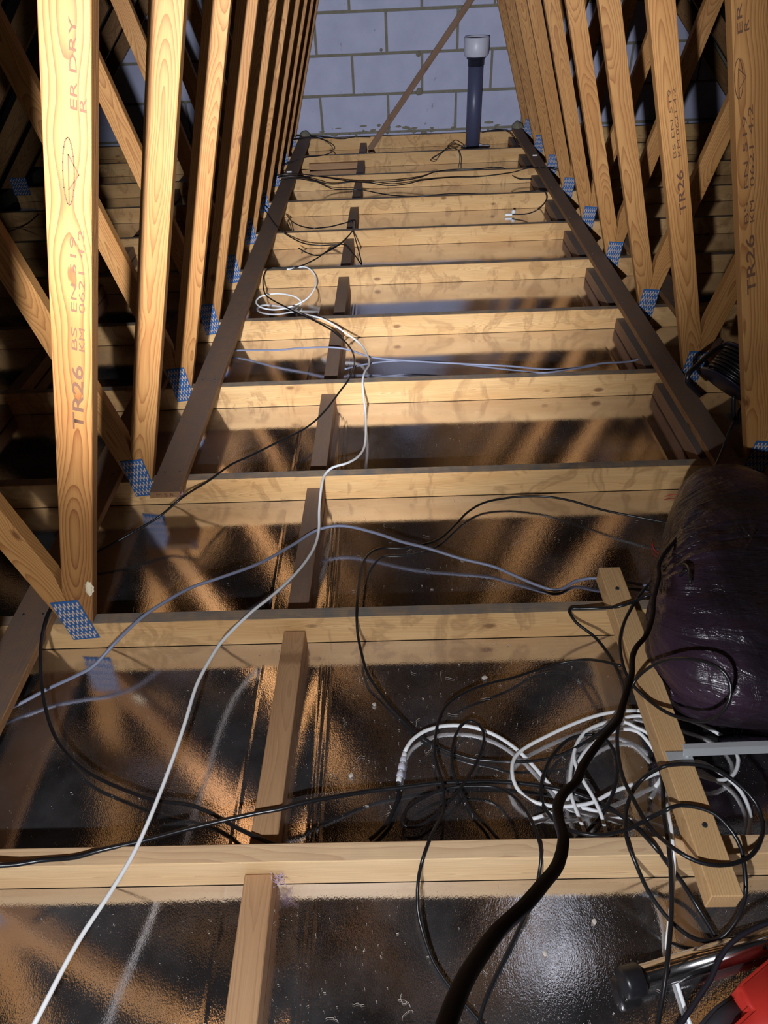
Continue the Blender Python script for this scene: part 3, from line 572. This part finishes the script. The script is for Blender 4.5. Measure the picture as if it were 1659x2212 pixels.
 'far_e':[(-0.844,6.513,0.13),(-0.743,6.555,0.125),(-0.615,6.607,0.11),(-0.513,6.561,0.105),(-0.378,6.51,0.1),(-0.278,6.561,0.1),(-0.144,6.538,0.1)],
 'far_f':[(0.798,6.544,0.1),(0.931,6.507,0.12),(0.996,6.442,0.12),(1.029,6.398,0.1),(1.053,6.354,0.06),(1.055,6.286,0.05)],
 'far_g':[(0.623,6.278,0.05),(0.565,6.148,0.1),(0.52,6.06,0.13),(0.476,5.959,0.13),(0.399,5.87,0.1),(0.318,5.684,0.1),(0.356,5.737,0.08),(0.403,5.916,0.08),(0.458,5.995,0.1),(0.511,5.939,0.12),(0.544,5.905,0.11),(0.535,5.664,0.1),(0.505,5.441,0.1)],
 'reel_lead':[(1.065,1.857,0.2),(1.038,1.819,0.19),(1.017,1.785,0.16),(0.96,1.694,0.14),(0.934,1.653,0.13),(0.894,1.589,0.12)],
 'left_small':[(-2.5,4.507,0.03),(-2.451,4.582,0.03),(-2.356,4.654,0.05),(-2.304,4.77,0.08),(-2.261,4.836,0.1),(-2.233,5.002,0.12)],
 'red_a':[(0.851,1.731,0.004),(0.881,1.739,0.006),(0.894,1.733,0.006),(0.915,1.73,0.004)],
 'red_b':[(0.752,1.528,0.004),(0.744,1.496,0.004),(0.748,1.478,0.004),(0.758,1.466,0.004)],
 'handle':[(1.003,2.0,0.214),(0.961,1.98,0.254),(0.934,1.97,0.285),(0.938,1.98,0.305),(0.976,2.02,0.309),(1.044,2.1,0.305),(1.104,2.16,0.3),(1.157,2.18,0.288),(1.193,2.18,0.26),(1.197,2.12,0.23)],
 'case_red':[(0.582,0.402,0.12),(0.52,0.367,0.12),(0.512,0.358,0.12),(0.523,0.332,0.12),(0.483,0.309,0.12)],
 'case_black':[(0.521,0.367,0.09),(0.535,0.34,0.09),(0.501,0.32,0.09),(0.466,0.298,0.09),(0.424,0.298,0.09),(0.446,0.32,0.09),(0.48,0.344,0.09)],
 'tube':[(0.359,0.394,0.023),(0.631,0.456,0.023)],
 'stampL':[(-0.636,1.175,0.674),(-0.591,1.175,0.814),(-0.581,1.175,0.844),(-0.567,1.175,0.888),(-0.558,1.175,0.917),(-0.512,1.175,1.059),(-0.502,1.175,1.091),(-0.47,1.175,1.191),(-0.458,1.175,1.228),(-0.421,1.175,1.344)],
 'stampR':[(0.945,1.771,0.651),(0.899,1.771,0.805),(0.886,1.771,0.834),(0.871,1.771,0.885),(0.861,1.771,0.917),(0.806,1.771,1.089),(0.797,1.771,1.107),(0.771,1.771,1.186),(0.756,1.771,1.228),(0.738,1.771,1.283)],
 'stampR3':[(0.958,2.367,0.676),(0.914,2.367,0.807),(0.899,2.367,0.847),(0.846,2.367,1.036)],
}
for key, k, ang, side in (('stampL', 1, aL, -1), ('stampR', 2, aR, 1), ('stampR3', 3, aR, 1)):
    rel = [(p[0], 0, p[2]) for p in CB[key]]
    stamp_set(trusses[k], rel, ang, -.0009, side)

bm = bmesh.new(); bmesh.ops.create_icosphere(bm, subdivisions=3, radius=1)
for v in bm.verts: v.co *= 1 + .45*noise.noise(v.co*2.2) + .2*noise.noise(v.co*6)
bmesh.ops.scale(bm, vec=(.010, .0022, .024), verts=bm.verts)
sm = bmo('plaster_smear', bm, MT['sawcream'], trusses[1], True); sm.location = (-.752, -.0004, .222); sm.rotation_euler = (0, .2, 0)

# ------------------------------------------------------------------ long boards on top of the joists
def flat_board(name, x0, x1, xf0, xf1, ya, yb, label, m='binder', th=.022, z=CH+.0005):
    """flat board from ya (edges x0,x1) to yb (edges xf0,xf1)"""
    t = thing(name, label, 'board', ((x0+x1)/2, ya, z), 'brown boards nailed along the joists')
    cx0, cx1 = (x0+x1)/2, (xf0+xf1)/2; wd = ((x1-x0)+(xf1-xf0))/2
    L = math.hypot(yb-ya, cx1-cx0)
    bm = box_bm(L, wd, th, .0015)
    # split into pieces for a slightly waney edge
    o = bmo('plank', bm, MT[m], t)
    x = Vector((cx1-cx0, yb-ya, 0)).normalized(); zz = Vector((0, 0, 1)); yy = zz.cross(x)
    mt = Matrix((x, yy, zz)).transposed().to_4x4(); mt.translation = Vector(((cx1-cx0)/2, (yb-ya)/2, th/2)); o.matrix_local = mt
    for k, y in enumerate(YJ):
        if ya < y+.018 < yb:
            for s in (-.25, .25):
                b2 = bmesh.new(); bmesh.ops.create_cone(b2, cap_ends=True, segments=8, radius1=.0032, radius2=.0028, depth=.0016)
                n = bmo('nail_head', b2, MT['screw'], t)
                fr = (y+.018-ya)/(yb-ya)
                n.location = ((cx1-cx0)*fr + s*wd, y+.018-ya, th+.0005)
    return t
bl = flat_board('binder_board', -.768, -.669, -.745, -.652, 1.685, 6.58, 'dark brown board laid along the joists beside the left row of posts')
br = flat_board('binder_board', .987, 1.068, 1.055, 1.135, 1.60, 6.60, 'dark brown board laid along the joists inside the right row of posts')
b3 = flat_board('binder_board', -.985, -.884, -.985, -.884, .15, 6.56, 'dark brown board running behind the left posts in deep shade')
b4 = flat_board('binder_board', 1.20, 1.30, 1.265, 1.365, .62, 6.56, 'dark brown board behind the right posts under the cable reel')
# stamped end of the left board
tm = text_mesh('M S R', .012, .055, MT['ink'], bl, (0, 0), 0, 0, 0); tm.location = (-.026, -.0008, .006)
# ragged grey lumps where the boards meet the wall
for (x, y, z, s, par, lab) in ((-.70, 6.60, .118, .042, bl, ''), (1.10, 6.59, .118, .05, br, '')):
    bm = bmesh.new(); bmesh.ops.create_icosphere(bm, subdivisions=3, radius=s)
    for v in bm.verts:
        v.co *= 1 + .22*noise.noise(v.co*30+Vector((x, 0, 0))); v.co.z = max(v.co.z, -.0)*.9
    o = bmo('mortar_lump', bm, MT['mortar'], None, True); o.location = (x, y, z)
    tag(o, 'grey mortar lump at the wall end of the %s brown board' % ('left' if x < 0 else 'right'), 'mortar')

# ------------------------------------------------------------------ noggins
def noggin(xc0, xc1, ya, yb, label, mat, wd=.055, ht=.05, grp='noggins between the joists', name='noggin'):
    L = yb-ya-.001
    bm = box_bm(L, wd, ht, .0018)
    o = bmo(name, bm, MT[mat])
    x = Vector((xc1-xc0, yb-ya, 0)).normalized(); zz = Vector((0, 0, 1)); yy = zz.cross(x)
    mt = Matrix((x, yy, zz)).transposed().to_4x4(); mt.translation = Vector(((xc0+xc1)/2, (ya+yb)/2, ht/2+.0005)); o.matrix_local = mt
    return tag(o, label, 'noggin', grp)
mid = [-.280, -.284, -.274, -.264, -.257, -.252, -.247, -.240, -.228, -.216, -.210, -.205]
ORD = ['nearest', 'second', 'third', 'fourth', 'fifth', 'sixth', 'seventh', 'eighth', 'ninth', 'tenth', 'eleventh']
for i, (a, b) in enumerate(bays):
    a = max(a, -.1)
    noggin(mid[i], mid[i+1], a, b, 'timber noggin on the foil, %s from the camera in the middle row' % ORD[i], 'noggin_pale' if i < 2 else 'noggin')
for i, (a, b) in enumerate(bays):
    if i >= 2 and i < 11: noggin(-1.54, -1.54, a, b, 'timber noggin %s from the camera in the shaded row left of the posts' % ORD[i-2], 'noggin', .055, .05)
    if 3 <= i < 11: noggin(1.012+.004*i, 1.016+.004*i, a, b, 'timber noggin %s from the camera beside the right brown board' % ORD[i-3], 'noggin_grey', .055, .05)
o = bmo('timber_offcut', box_bm(.385, .036, .045, .0015), MT['noggin_pale']); o.location = (-.430, YJ[9]-.0195, .0235)
tag(o, 'short timber offcut fixed low against the far joist, left of the noggin', 'offcut')

# ------------------------------------------------------------------ brace, pipe
br_t = thing('diagonal_brace', 'thin brown diagonal brace leaning up in front of the block wall', 'brace', (-.148, 6.535, .004))
bm = box_bm(1.55, .018, .046, .001); ob = bmo('lath', bm, MT['noggin'], br_t)
d = Vector((.826, 0, 1.014)).normalized()
place_along(ob, (0, 0, 0.0), d*1.5, up=(-1.0, 0, .8))
ob.location.x += .01; ob.location.z += .02
clipm = None
pp = thing('vent_pipe', 'slate blue plastic pipe with a white cap standing before the wall', 'pipe', (.716, 6.497, 0))
PR = .0585
def lat(name, prof, m, par, seg=40, loc=(0, 0, 0)):
    bm = bmesh.new(); lathe(bm, prof, seg); o = bmo(name, bm, m, par, True); o.location = loc
    for p in o.data.polygons: p.use_smooth = abs(p.normal.z) < .9
    return o
lat('pipe_shaft', [(PR, 0), (PR, .60)], MT['pipe'], pp)
lat('collar', [(PR+.004, .585), (PR+.004, .628), (.072, .632), (.074, .645), (.078, .648), (.078, .662)], MT['collar'], pp)
lat('white_cap', [(.088, .650), (.094, .656), (.098, .70), (.0985, .775), (.095, .778), (.088, .778), (.086, .70)], MT['cap'], pp)
for x, y, sx in ((-.07, -.02, .03), (.08, -.03, .035), (.055, .03, .04), (.12, -.02, .03)):
    bm = bmesh.new(); bmesh.ops.create_icosphere(bm, subdivisions=2, radius=1)
    for v in bm.verts: v.co *= 1+.3*noise.noise(v.co*2.5+Vector((x*9, 0, 0)))
    bmesh.ops.scale(bm, vec=(sx, .018, .012), verts=bm.verts)
    o = bmo('sealant_blob', bm, MT['cap'], pp, True); o.location = (x, y, .008)

# ------------------------------------------------------------------ batten with metal stay
bt = thing('timber_batten', 'pale timber batten across two joists, metal stay screwed to it', 'batten', (.5395, .49, CH))
p0, p1 = Vector((.5395, .488, 0)), Vector((.5395, 1.282, 0))
bm = box_bm(.796, .0545, .047, .0016)
for v in bm.verts:
    if v.co.x < -.39: v.co.z += -.0 ; 
o = bmo('beam', bm, MT['batten'], bt); place_along(o, (0, -.004, .024), (0, .792, .024))
for y in (.14, .655):
    b2 = bmesh.new(); bmesh.ops.create_cone(b2, cap_ends=True, segments=12, radius1=.0052, radius2=.0045, depth=.002)
    s = bmo('screw', b2, MT['screw'], bt); s.location = (.004 if y < .5 else -.0, y-.022 if y < .5 else y+.06, .0485)
    b3_ = box_bm(.0075, .0012, .0006); x1 = bmo('screw_slot', b3_, MT['blackplastic'], s); x1.location = (0, 0, .0011); x1.rotation_euler = (0, 0, .5)
bm = box_bm(.050, .026, .0025, .0006); pl = bmo('fixing_plate', bm, MT['steel'], bt); pl.location = (.003, .253, .0492)
bm = box_bm(.44, .0035, .018, .0006); st = bmo('metal_stay', bm, MT['steel'], bt); st.location = (.228, .262, .0605); st.rotation_euler = (-.5, 0, .02)
bm = box_bm(.44, .012, .0022, .0005); st2 = bmo('metal_stay_flange', bm, MT['steel'], bt); st2.location = (.228, .268, .070); st2.rotation_euler = (0, 0, .02)
bm = bmesh.new(); bmesh.ops.create_uvsphere(bm, u_segments=12, v_segments=8, radius=.005); bmesh.ops.scale(bm, vec=(1, 1, .6), verts=bm.verts)
rv = bmo('rivet', bm, MT['steel'], bt, True); rv.location = (.018, .256, .0525)

# ------------------------------------------------------------------ bin bag
def bag():
    plan = [(.76, .79), (.66, .815), (.585, .87), (.548, .96), (.555, 1.06), (.605, 1.17), (.655, 1.28), (.72, 1.42), (.795, 1.54), (.90, 1.60), (1.0, 1.56), (1.04, 1.42), (1.035, 1.2), (1.02, 1.0), (.96, .86), (.86, .80)]
    c = Vector((.80, 1.17)); N = len(plan)
    pl = catmull([(x, y, 0) for x, y in plan+plan[:3]], .01)
    # radial lookup
    tab = sorted([(math.atan2(p.y-c.y, p.x-c.x), math.hypot(p.x-c.x, p.y-c.y)) for p in pl])
    def rad(a):
        for i in range(len(tab)-1):
            if tab[i][0] <= a <= tab[i+1][0]:
                t = (a-tab[i][0])/max(1e-6, tab[i+1][0]-tab[i][0]); return tab[i][1]*(1-t)+tab[i+1][1]*t
        return tab[0][1] if a < tab[0][0] else tab[-1][1]
    nu, nv = 220, 110; V = []; F = []
    tie = Vector((1.0, 1.12, .2))
    for j in range(nv+1):
        ph = math.pi*j/nv                 # 0 top .. pi bottom
        rr = abs(math.sin(ph))**.72; zz = math.cos(ph)
        z = .17 + (.185 if zz > 0 else .165)*(abs(zz)**.85)*(1 if zz > 0 else -1)
        for i in range(nu):
            a = -math.pi + 2*math.pi*(i+.5)/nu
            r = rad(a)*rr; p = Vector((c.x + r*math.cos(a), c.y + r*math.sin(a), z))
            # slumped top: lower towards the camera side
            p.z -= .05*max(0, (1.1-p.y))*max(0, zz)*2 + .022*max(0, zz)
            d = (p - Vector((c.x, c.y, .17))).normalized()
            q = p - tie; ang = math.atan2(q.z*1.2+q.y*.4, q.y*1.0-.2*q.z); dist = q.length
            pleat = (noise.noise(Vector((ang*7.0, dist*2.2, 3)))*.006 + abs(noise.noise(Vector((ang*17.0, dist*3, 8))))*.0045)*min(1, dist*4)
            crum = noise.turbulence(p*9, 3, False)*.010 + noise.noise(p*26)*.0022
            p += d*(pleat + crum - .006)
            lo = .004
            if YJ[1]-.012 < p.y < YJ[1]+TH+.012: lo = .0965
            if p.x < .567+.010 and p.y < 1.30: lo = max(lo, .1455)
            if p.x > .975 and p.y > 1.585: lo = max(lo, .118)
            p.z = max(p.z, lo)
            V.append(p)
    for j in range(nv):
        for i in range(nu):
            a = j*nu+i; b = j*nu+(i+1) % nu; F.append((a, a+nu, b+nu, b))
    t = thing('bin_bag', 'bulging black bin liner full of dark purple things, right of the batten', 'bag', (.8, 1.17, 0))
    V = [v - Vector((.8, 1.17, 0)) for v in V]
    o = mk('liner', V, F, MT['bag'], t, True)
    # twisted tail lying on the foil towards the camera
    bm = bmesh.new(); prev = None; n = 40
    for i in range(n+1):
        u = i/n; x = -.115 + .34*u; y = -.33 - .055*u; z = .030 + .015*math.sin(u*5)
        wdt = .016 + .006*math.sin(u*9); tw = .5 + 1.1*u
        a1 = bm.verts.new((x, y+wdt*math.cos(tw), z+wdt*math.sin(tw))); b1 = bm.verts.new((x, y, z+.004)); c1 = bm.verts.new((x, y-wdt*math.cos(tw), z-wdt*math.sin(tw)*.6)); d1 = bm.verts.new((x, y, z-.006))
        if prev:
            for q in range(4): bm.faces.new((prev[q], prev[(q+1) % 4], (a1, b1, c1, d1)[(q+1) % 4], (a1, b1, c1, d1)[q]))
        prev = (a1, b1, c1, d1)
    bmesh.ops.recalc_face_normals(bm, faces=bm.faces[:])
    bmo('twisted_tail', bm, MT['bag'], t, True)
bag()

# ------------------------------------------------------------------ cables
def cable(name, key, r, m, label, cat='cable', seg=8, grp=None):
    o = tube(name, CB[key], r, MT[m], None, seg); 
    c = Vector(CB[key][0])
    return tag(o, label, cat, grp)
cable('coaxial_cable', 'white_long', .0042, 'white', 'long white cable running from bottom left up the loft to a loose coil')
cable('cable', 'black_left', .0036, 'black', 'black cable sweeping from behind the nearest left post across the joists')
cable('cable', 'black_mid', .0034, 'black', 'black cable hanging in a bight from the left board over the far noggin')
cable('cable', 'black_tail', .0034, 'black', 'short black cable end pointing left beside the far tangle')
cable('twin_cable', 'grey_a', .0042, 'grey', 'grey cable crossing the bay in front of the fifth joist, upper of two')
cable('twin_cable', 'grey_b', .0038, 'grey', 'grey cable on the foil just below the upper grey one, right side')
cable('twin_cable', 'grey_c', .0045, 'grey', 'grey cable waving from the left edge over the second joist to the batten')
cable('cable', 'black_arc', .0042, 'black', 'black cable curving down from the nearest left plate in a big arc')
cable('cable', 'black_thick', .0048, 'black', 'thick black cable crossing the whole picture just above the bottom joist')
cable('cable', 'black_wave', .0034, 'black', 'black cable making a narrow loop beside the white connector')
cable('cable', 'black_vert', .0034, 'black', 'black cable dropping over the bottom joist in the middle of the photo')
cable('cable', 'black_span', .0035, 'black', 'black cable from the bag arching left then down to the white coils')
o = cable('rubber_flex', 'flex', .0046, 'rubber', 'thick black rubber flex rising close to the camera, out of focus bottom centre')
cable('cable', 'loop_bag', .0037, 'black', 'black cable looping over the lower face of the bin bag')
cable('cable', 'rubber', .0040, 'black', 'black cable in large loops around the near end of the batten')
cable('cable', 'drop', .0042, 'black', 'black cable hanging straight down left of the batten over the chrome tube')
cable('cable', 'grey_right', .0042, 'rubber', 'dark grey cable crossing over the chrome tube from the right edge')
G = 'white coaxial cable coils beside the batten'
cable('coaxial_cable', 'coax_a', .0044, 'white', 'white coaxial cable arching right from the connector joint')
cable('coaxial_cable', 'coax_b', .0042, 'white', 'white coaxial cable in the largest oval loop passing under the batten')
cable('coaxial_cable', 'coax_c', .0042, 'white', 'white coaxial cable arc lying right of the batten near the bottom joist')
cable('coaxial_cable', 'coax_d', .0040, 'white', 'white coaxial cable dropping through the coils, left of its crossing neighbour')
cable('coaxial_cable', 'coax_e', .0040, 'white', 'white coaxial cable bending down to a cut end at the bottom joist')
cable('coaxial_cable', 'coax_f', .0040, 'white', 'white coaxial cable forming the inner arc of the coils')
cable('coaxial_cable', 'coax_drop', .0036, 'white', 'white cable hanging over the bottom joist and passing under the chrome tube')
cable('cable', 'plug_lead', .0046, 'black', 'black cable plugged into the lower end of the white connector')
cable('cable', 'far_a', .0036, 'black', 'far black cable of the bundle, ending at the right board, uppermost')
cable('cable', 'far_b', .0036, 'black', 'far black cable of the bundle rising to a white clip on the right board')
cable('cable', 'far_c', .0036, 'black', 'far black cable dropping to a white connector block on the foil')
cable('cable', 'far_d', .0036, 'black', 'thin black cable loop over the far end of the left board')
cable('cable', 'far_e', .0034, 'black', 'thin black cable along the top of the last joist at the wall')
cable('cable', 'far_f', .0034, 'black', 'thin black cable arching right of the pipe to the right board')
cable('cable', 'far_g', .0034, 'black', 'bent black cable loop hanging just left of the pipe foot')
cable('cable', 'reel_lead', .0046, 'black', 'black lead running down from the cable reel to the bag')
cable('cable', 'left_small', .0036, 'black', 'thin dark cable in the shade at the left edge of the photo')
cable('wire_offcut', 'red_a', .0012, 'red_wire', 'red wire offcut on the foil near the top of the bag', 'wire', 6)
cable('wire_offcut', 'red_b', .0012, 'red_wire', 'bent red wire offcut left of the bag, the lower one', 'wire', 6)

# inline connector on the white cable
ct = thing('coax_connector', 'ribbed white inline connector joining white and black cables', 'connector', CB['connector'][0])
a, b = Vector(CB['connector'][0]), Vector(CB['connector'][1]); L = (b-a).length; d = (b-a).normalized()
q = d.to_track_quat('Z', 'Y').to_matrix().to_4x4()
for i, (u0, u1, r0) in enumerate([(0, .16, .0058), (.17, .32, .0072), (.33, .40, .0060), (.41, .60, .0078), (.61, .68, .0062), (.69, .84, .0070), (.85, 1.0, .0056)]):
    bm = bmesh.new(); lathe(bm, [(r0*.9, u0*L), (r0, u0*L+.001), (r0, u1*L-.001), (r0*.9, u1*L)], 16, q)
    bmo('barrel' if i % 2 else 'sleeve', bm, MT['cap'] if i % 2 else MT['steel'] if i in (2, 4) else MT['white'], ct, True)
# white terminal block at the far cable
tb = thing('connector_block', 'tiny white connector block on the foil in a far bay', 'connector', (CB['far_c'][-1][0], CB['far_c'][-1][1], 0))
bmo('block_body', box_bm(.045, .016, .014, .002, center=(-.012, 0, .009)), MT['white'], tb)
bm = bmesh.new(); bmesh.ops.create_uvsphere(bm, u_segments=12, v_segments=8, radius=.014); o = bmo('ball_end', bm, MT['white'], tb, True); o.location = (.02, .01, .022)
# cable clips
for (x, y, side) in ((-.715, 5.42, 'left'), (1.085, 5.62, 'right')):
    o = bmo('cable_clip', box_bm(.036, .007, .008, .001), MT['white']); o.location = (x, y, CH+.022+.0045)
    tag(o, 'small white cable clip on the far part of the %s brown board' % side, 'clip')

# ------------------------------------------------------------------ chrome tube and red case
t0, t1 = Vector(CB['tube'][0]), Vector(CB['tube'][1]); d = (t1-t0).normalized(); t2 = t0 + d*.62
tt = thing('chrome_tube', 'chrome tube with a black end cap lying on the foil, bottom right', 'tube', t0)
q = d.to_track_quat('Z', 'Y').to_matrix().to_4x4(); q.translation = Vector((0, 0, .0035))
bm = bmesh.new(); lathe(bm, [(.0205, .02), (.0205, .62)], 32, q); bmo('tube_barrel', bm, MT['chrome'], tt, True)
bm = bmesh.new(); lathe(bm, [(.019, -.002), (.0245, .001), (.0255, .006), (.0255, .030), (.0235, .034)], 32, q); bmo('end_cap', bm, MT['blackplastic'], tt, True)
bm = bmesh.new(); sweep(bm, [(.255, .045, .03), (.262, .02, .028), (.275, -.02, .026)], .0035, 8); bmo('spring_hook', bm, MT['blackplastic'], tt, True)
def prism(name, pts, z0, z1, m, parent, bev=.006, seg=3):
    bm = bmesh.new(); f = bm.faces.new([bm.verts.new((x, y, z0)) for x, y in pts])
    ex = bmesh.ops.extrude_face_region(bm, geom=[f]); bmesh.ops.translate(bm, vec=(0, 0, z1-z0), verts=[v for v in ex['geom'] if isinstance(v, bmesh.types.BMVert)])
    bmesh.ops.recalc_face_normals(bm, faces=bm.faces[:])
    bmesh.ops.bevel(bm, geom=bm.edges[:], offset=bev, segments=seg, affect='EDGES')
    return bmo(name, bm, m, parent, True)
rc = thing('red_case', 'red plastic case with dark grey side in the bottom right corner', 'case', (.55, .33, 0))
R = CB['case_red']; rp = [(p[0]-.55, p[1]-.33) for p in R]
prism('shell', rp + [(-.05, -.07), (.10, -.07), (.16, .0), (.13, .11)], .002, .120, MT['red'], rc, .005, 3)
K = CB['case_black']; kp = [(-.030, .034), (-.018, .004), (-.062, -.020), (-.09, -.05), (-.135, -.045), (-.108, -.012), (-.072, .014)]
prism('side_grip', kp, .002, .085, MT['darkrub'], rc, .006)

# ------------------------------------------------------------------ cable reel
rl = thing('cable_reel', 'black extension cable reel with tubular handle behind the right stamped post', 'cable reel', (1.10, 2.05, .0))
ax = Vector((.62, .34, .70)).normalized(); cen = Vector((.0, .0, .215))
q = ax.to_track_quat('Z', 'Y').to_matrix().to_4x4(); q.translation = cen
bm = bmesh.new(); lathe(bm, [(.088, 0), (.094, .003), (.094, .006), (.088, .009)], 40, q); bmo('side_disc', bm, MT['navy'], rl, True)
bm = bmesh.new(); lathe(bm, [(.088, .105), (.094, .108), (.094, .111), (.088, .114)], 40, q); bmo('side_disc', bm, MT['navy'], rl, True)
bm = bmesh.new(); lathe(bm, [(.035, .009), (.035, .105)], 24, q); bmo('hub', bm, MT['navy'], rl, True)
bm = bmesh.new(); random.seed(5)
pts = []
for i in range(14*20+1):
    a = i/20*2*math.pi; u = (i/20) % 7; lay = int(i/20)//7
    tt_ = u/7 if lay % 2 == 0 else 1-u/7
    r = .066 + .012*lay + .004*noise.noise(Vector((a*.7, 0, 0)))
    pts.append(q @ Vector((r*math.cos(a), r*math.sin(a), .016 + .084*tt_ + .003*noise.noise(Vector((a, 5, 0))))))
sweep(bm, pts, .0050, 7); bmesh.ops.recalc_face_normals(bm, faces=bm.faces[:]); bmo('wound_cable', bm, MT['black'], rl, True)
off = Vector((1.10, 2.05, 0))
tube('handle', [tuple(Vector(p)-off) for p in CB['handle']], .0085, MT['blackplastic'], rl, 12, .006)
# feet of the frame
tube('foot_rail', [(.02, -.04, .20), (.03, -.06, .14), (.05, -.06, .105), (.09, .02, .105), (.15, .06, .125)], .007, MT['blackplastic'], rl, 10)
tube('foot_rail', [(.10, .05, .27), (.16, .03, .2), (.19, .03, .135), (.17, .10, .13)], .007, MT['blackplastic'], rl, 10)

# ------------------------------------------------------------------ small debris
random.seed(11)
V = []; F = []
for i in range(3600):
    b_ = random.choice([0, 0, 1, 1, 1, 2, 2, 3, 4]); a, b = bays[b_]
    x = random.gauss(.15, .45) if random.random() < .7 else random.uniform(-.85, .95)
    y = random.uniform(max(a, .15)+.01, b-.01)
    s = random.uniform(.0003, .0009) if random.random() < .96 else random.uniform(.0010, .0018)
    z = .0026 if abs(x+.19) < .03 else .0008
    an = random.uniform(0, 6.28); l = s*random.choice([1, 1, 1.5, 2.5])
    dx, dy = math.cos(an), math.sin(an); n = len(V)
    for u, v_, h in ((-l, -s*.5, 0), (l, -s*.5, 0), (l, s*.5, 0), (-l, s*.5, 0), (0, 0, s*.6)):
        V.append((x+dx*u-dy*v_, y+dy*u+dx*v_, z+h))
    F += [(n, n+1, n+4), (n+1, n+2, n+4), (n+2, n+3, n+4), (n+3, n, n+4)]
o = mk('sawdust', V, F, MT['saw']); o['kind'] = 'stuff'; tag(o, 'fine pale sawdust and grit scattered over the foil', 'debris')
bm = bmesh.new()
for i in range(46):
    b_ = random.choice([0, 1, 1, 1, 2]); a, b = bays[b_]; x = random.uniform(-.15, .55); y = random.uniform(max(a, .25)+.03, b-.03)
    p = Vector((x, y, .0014)); pts = [p.copy()]; an = random.uniform(0, 6.28)
    for j in range(7): an += random.uniform(-.8, .8); p += Vector((math.cos(an), math.sin(an), 0))*random.uniform(.002, .005); pts.append(p.copy())
    sweep(bm, pts, .00035, 4)
o = bmo('fibre_strands', bm, MT['saw']); o['kind'] = 'stuff'; tag(o, 'short pale fibre strands curled on the foil', 'debris')
CHIP = [(.185, 1.475, .008), (-.07, .98, .006), (.20, 1.05, .007), (-.12, .80, .006), (.34, .50, .005), (.24, .45, .006)]
CHL = ['pale plaster chip on the foil between the second and third joists', 'pale chip left of the white connector, the upper one', 'pale chip on the foil right of the long middle cable drop',
       'pale chip just right of the nearest full noggin', 'pale chip beside the soft lamp glow on the nearest foil', 'pale chip on the nearest foil left of the lamp glow']
for i, (x, y, s) in enumerate(CHIP):
    bm = bmesh.new(); bmesh.ops.create_icosphere(bm, subdivisions=1, radius=s)
    for v in bm.verts: v.co *= random.uniform(.7, 1.2); v.co.z = v.co.z*.35 + .0
    bmesh.ops.translate(bm, vec=(0, 0, s*.36), verts=bm.verts)
    o = bmo('plaster_chip', bm, MT['saw']); o.location = (x, y, .0004)
    tag(o, CHL[i], 'chip', 'loose chips on the foil')
# fluff tufts caught on timber
for i, (x, y, z, lab) in enumerate([(-.245, .565, .045, 'lilac fluff caught where the nearest noggin meets the bottom joist'), (-.672, 1.69, .10, 'lilac fluff caught on the stamped end of the left brown board')]):
    bm = bmesh.new()
    for j in range(26):
        p = Vector((x, y, z)) + Vector([random.gauss(0, .004) for _ in range(3)]); pts = [p.copy()]
        for k2 in range(6): p += Vector([random.gauss(0, .0035) for _ in range(3)]); pts.append(p.copy())
        sweep(bm, pts, .0004, 3, False)
    o = bmo('fluff_tuft', bm, MT['fluff']); o['kind'] = 'stuff'; tag(o, lab, 'fluff')
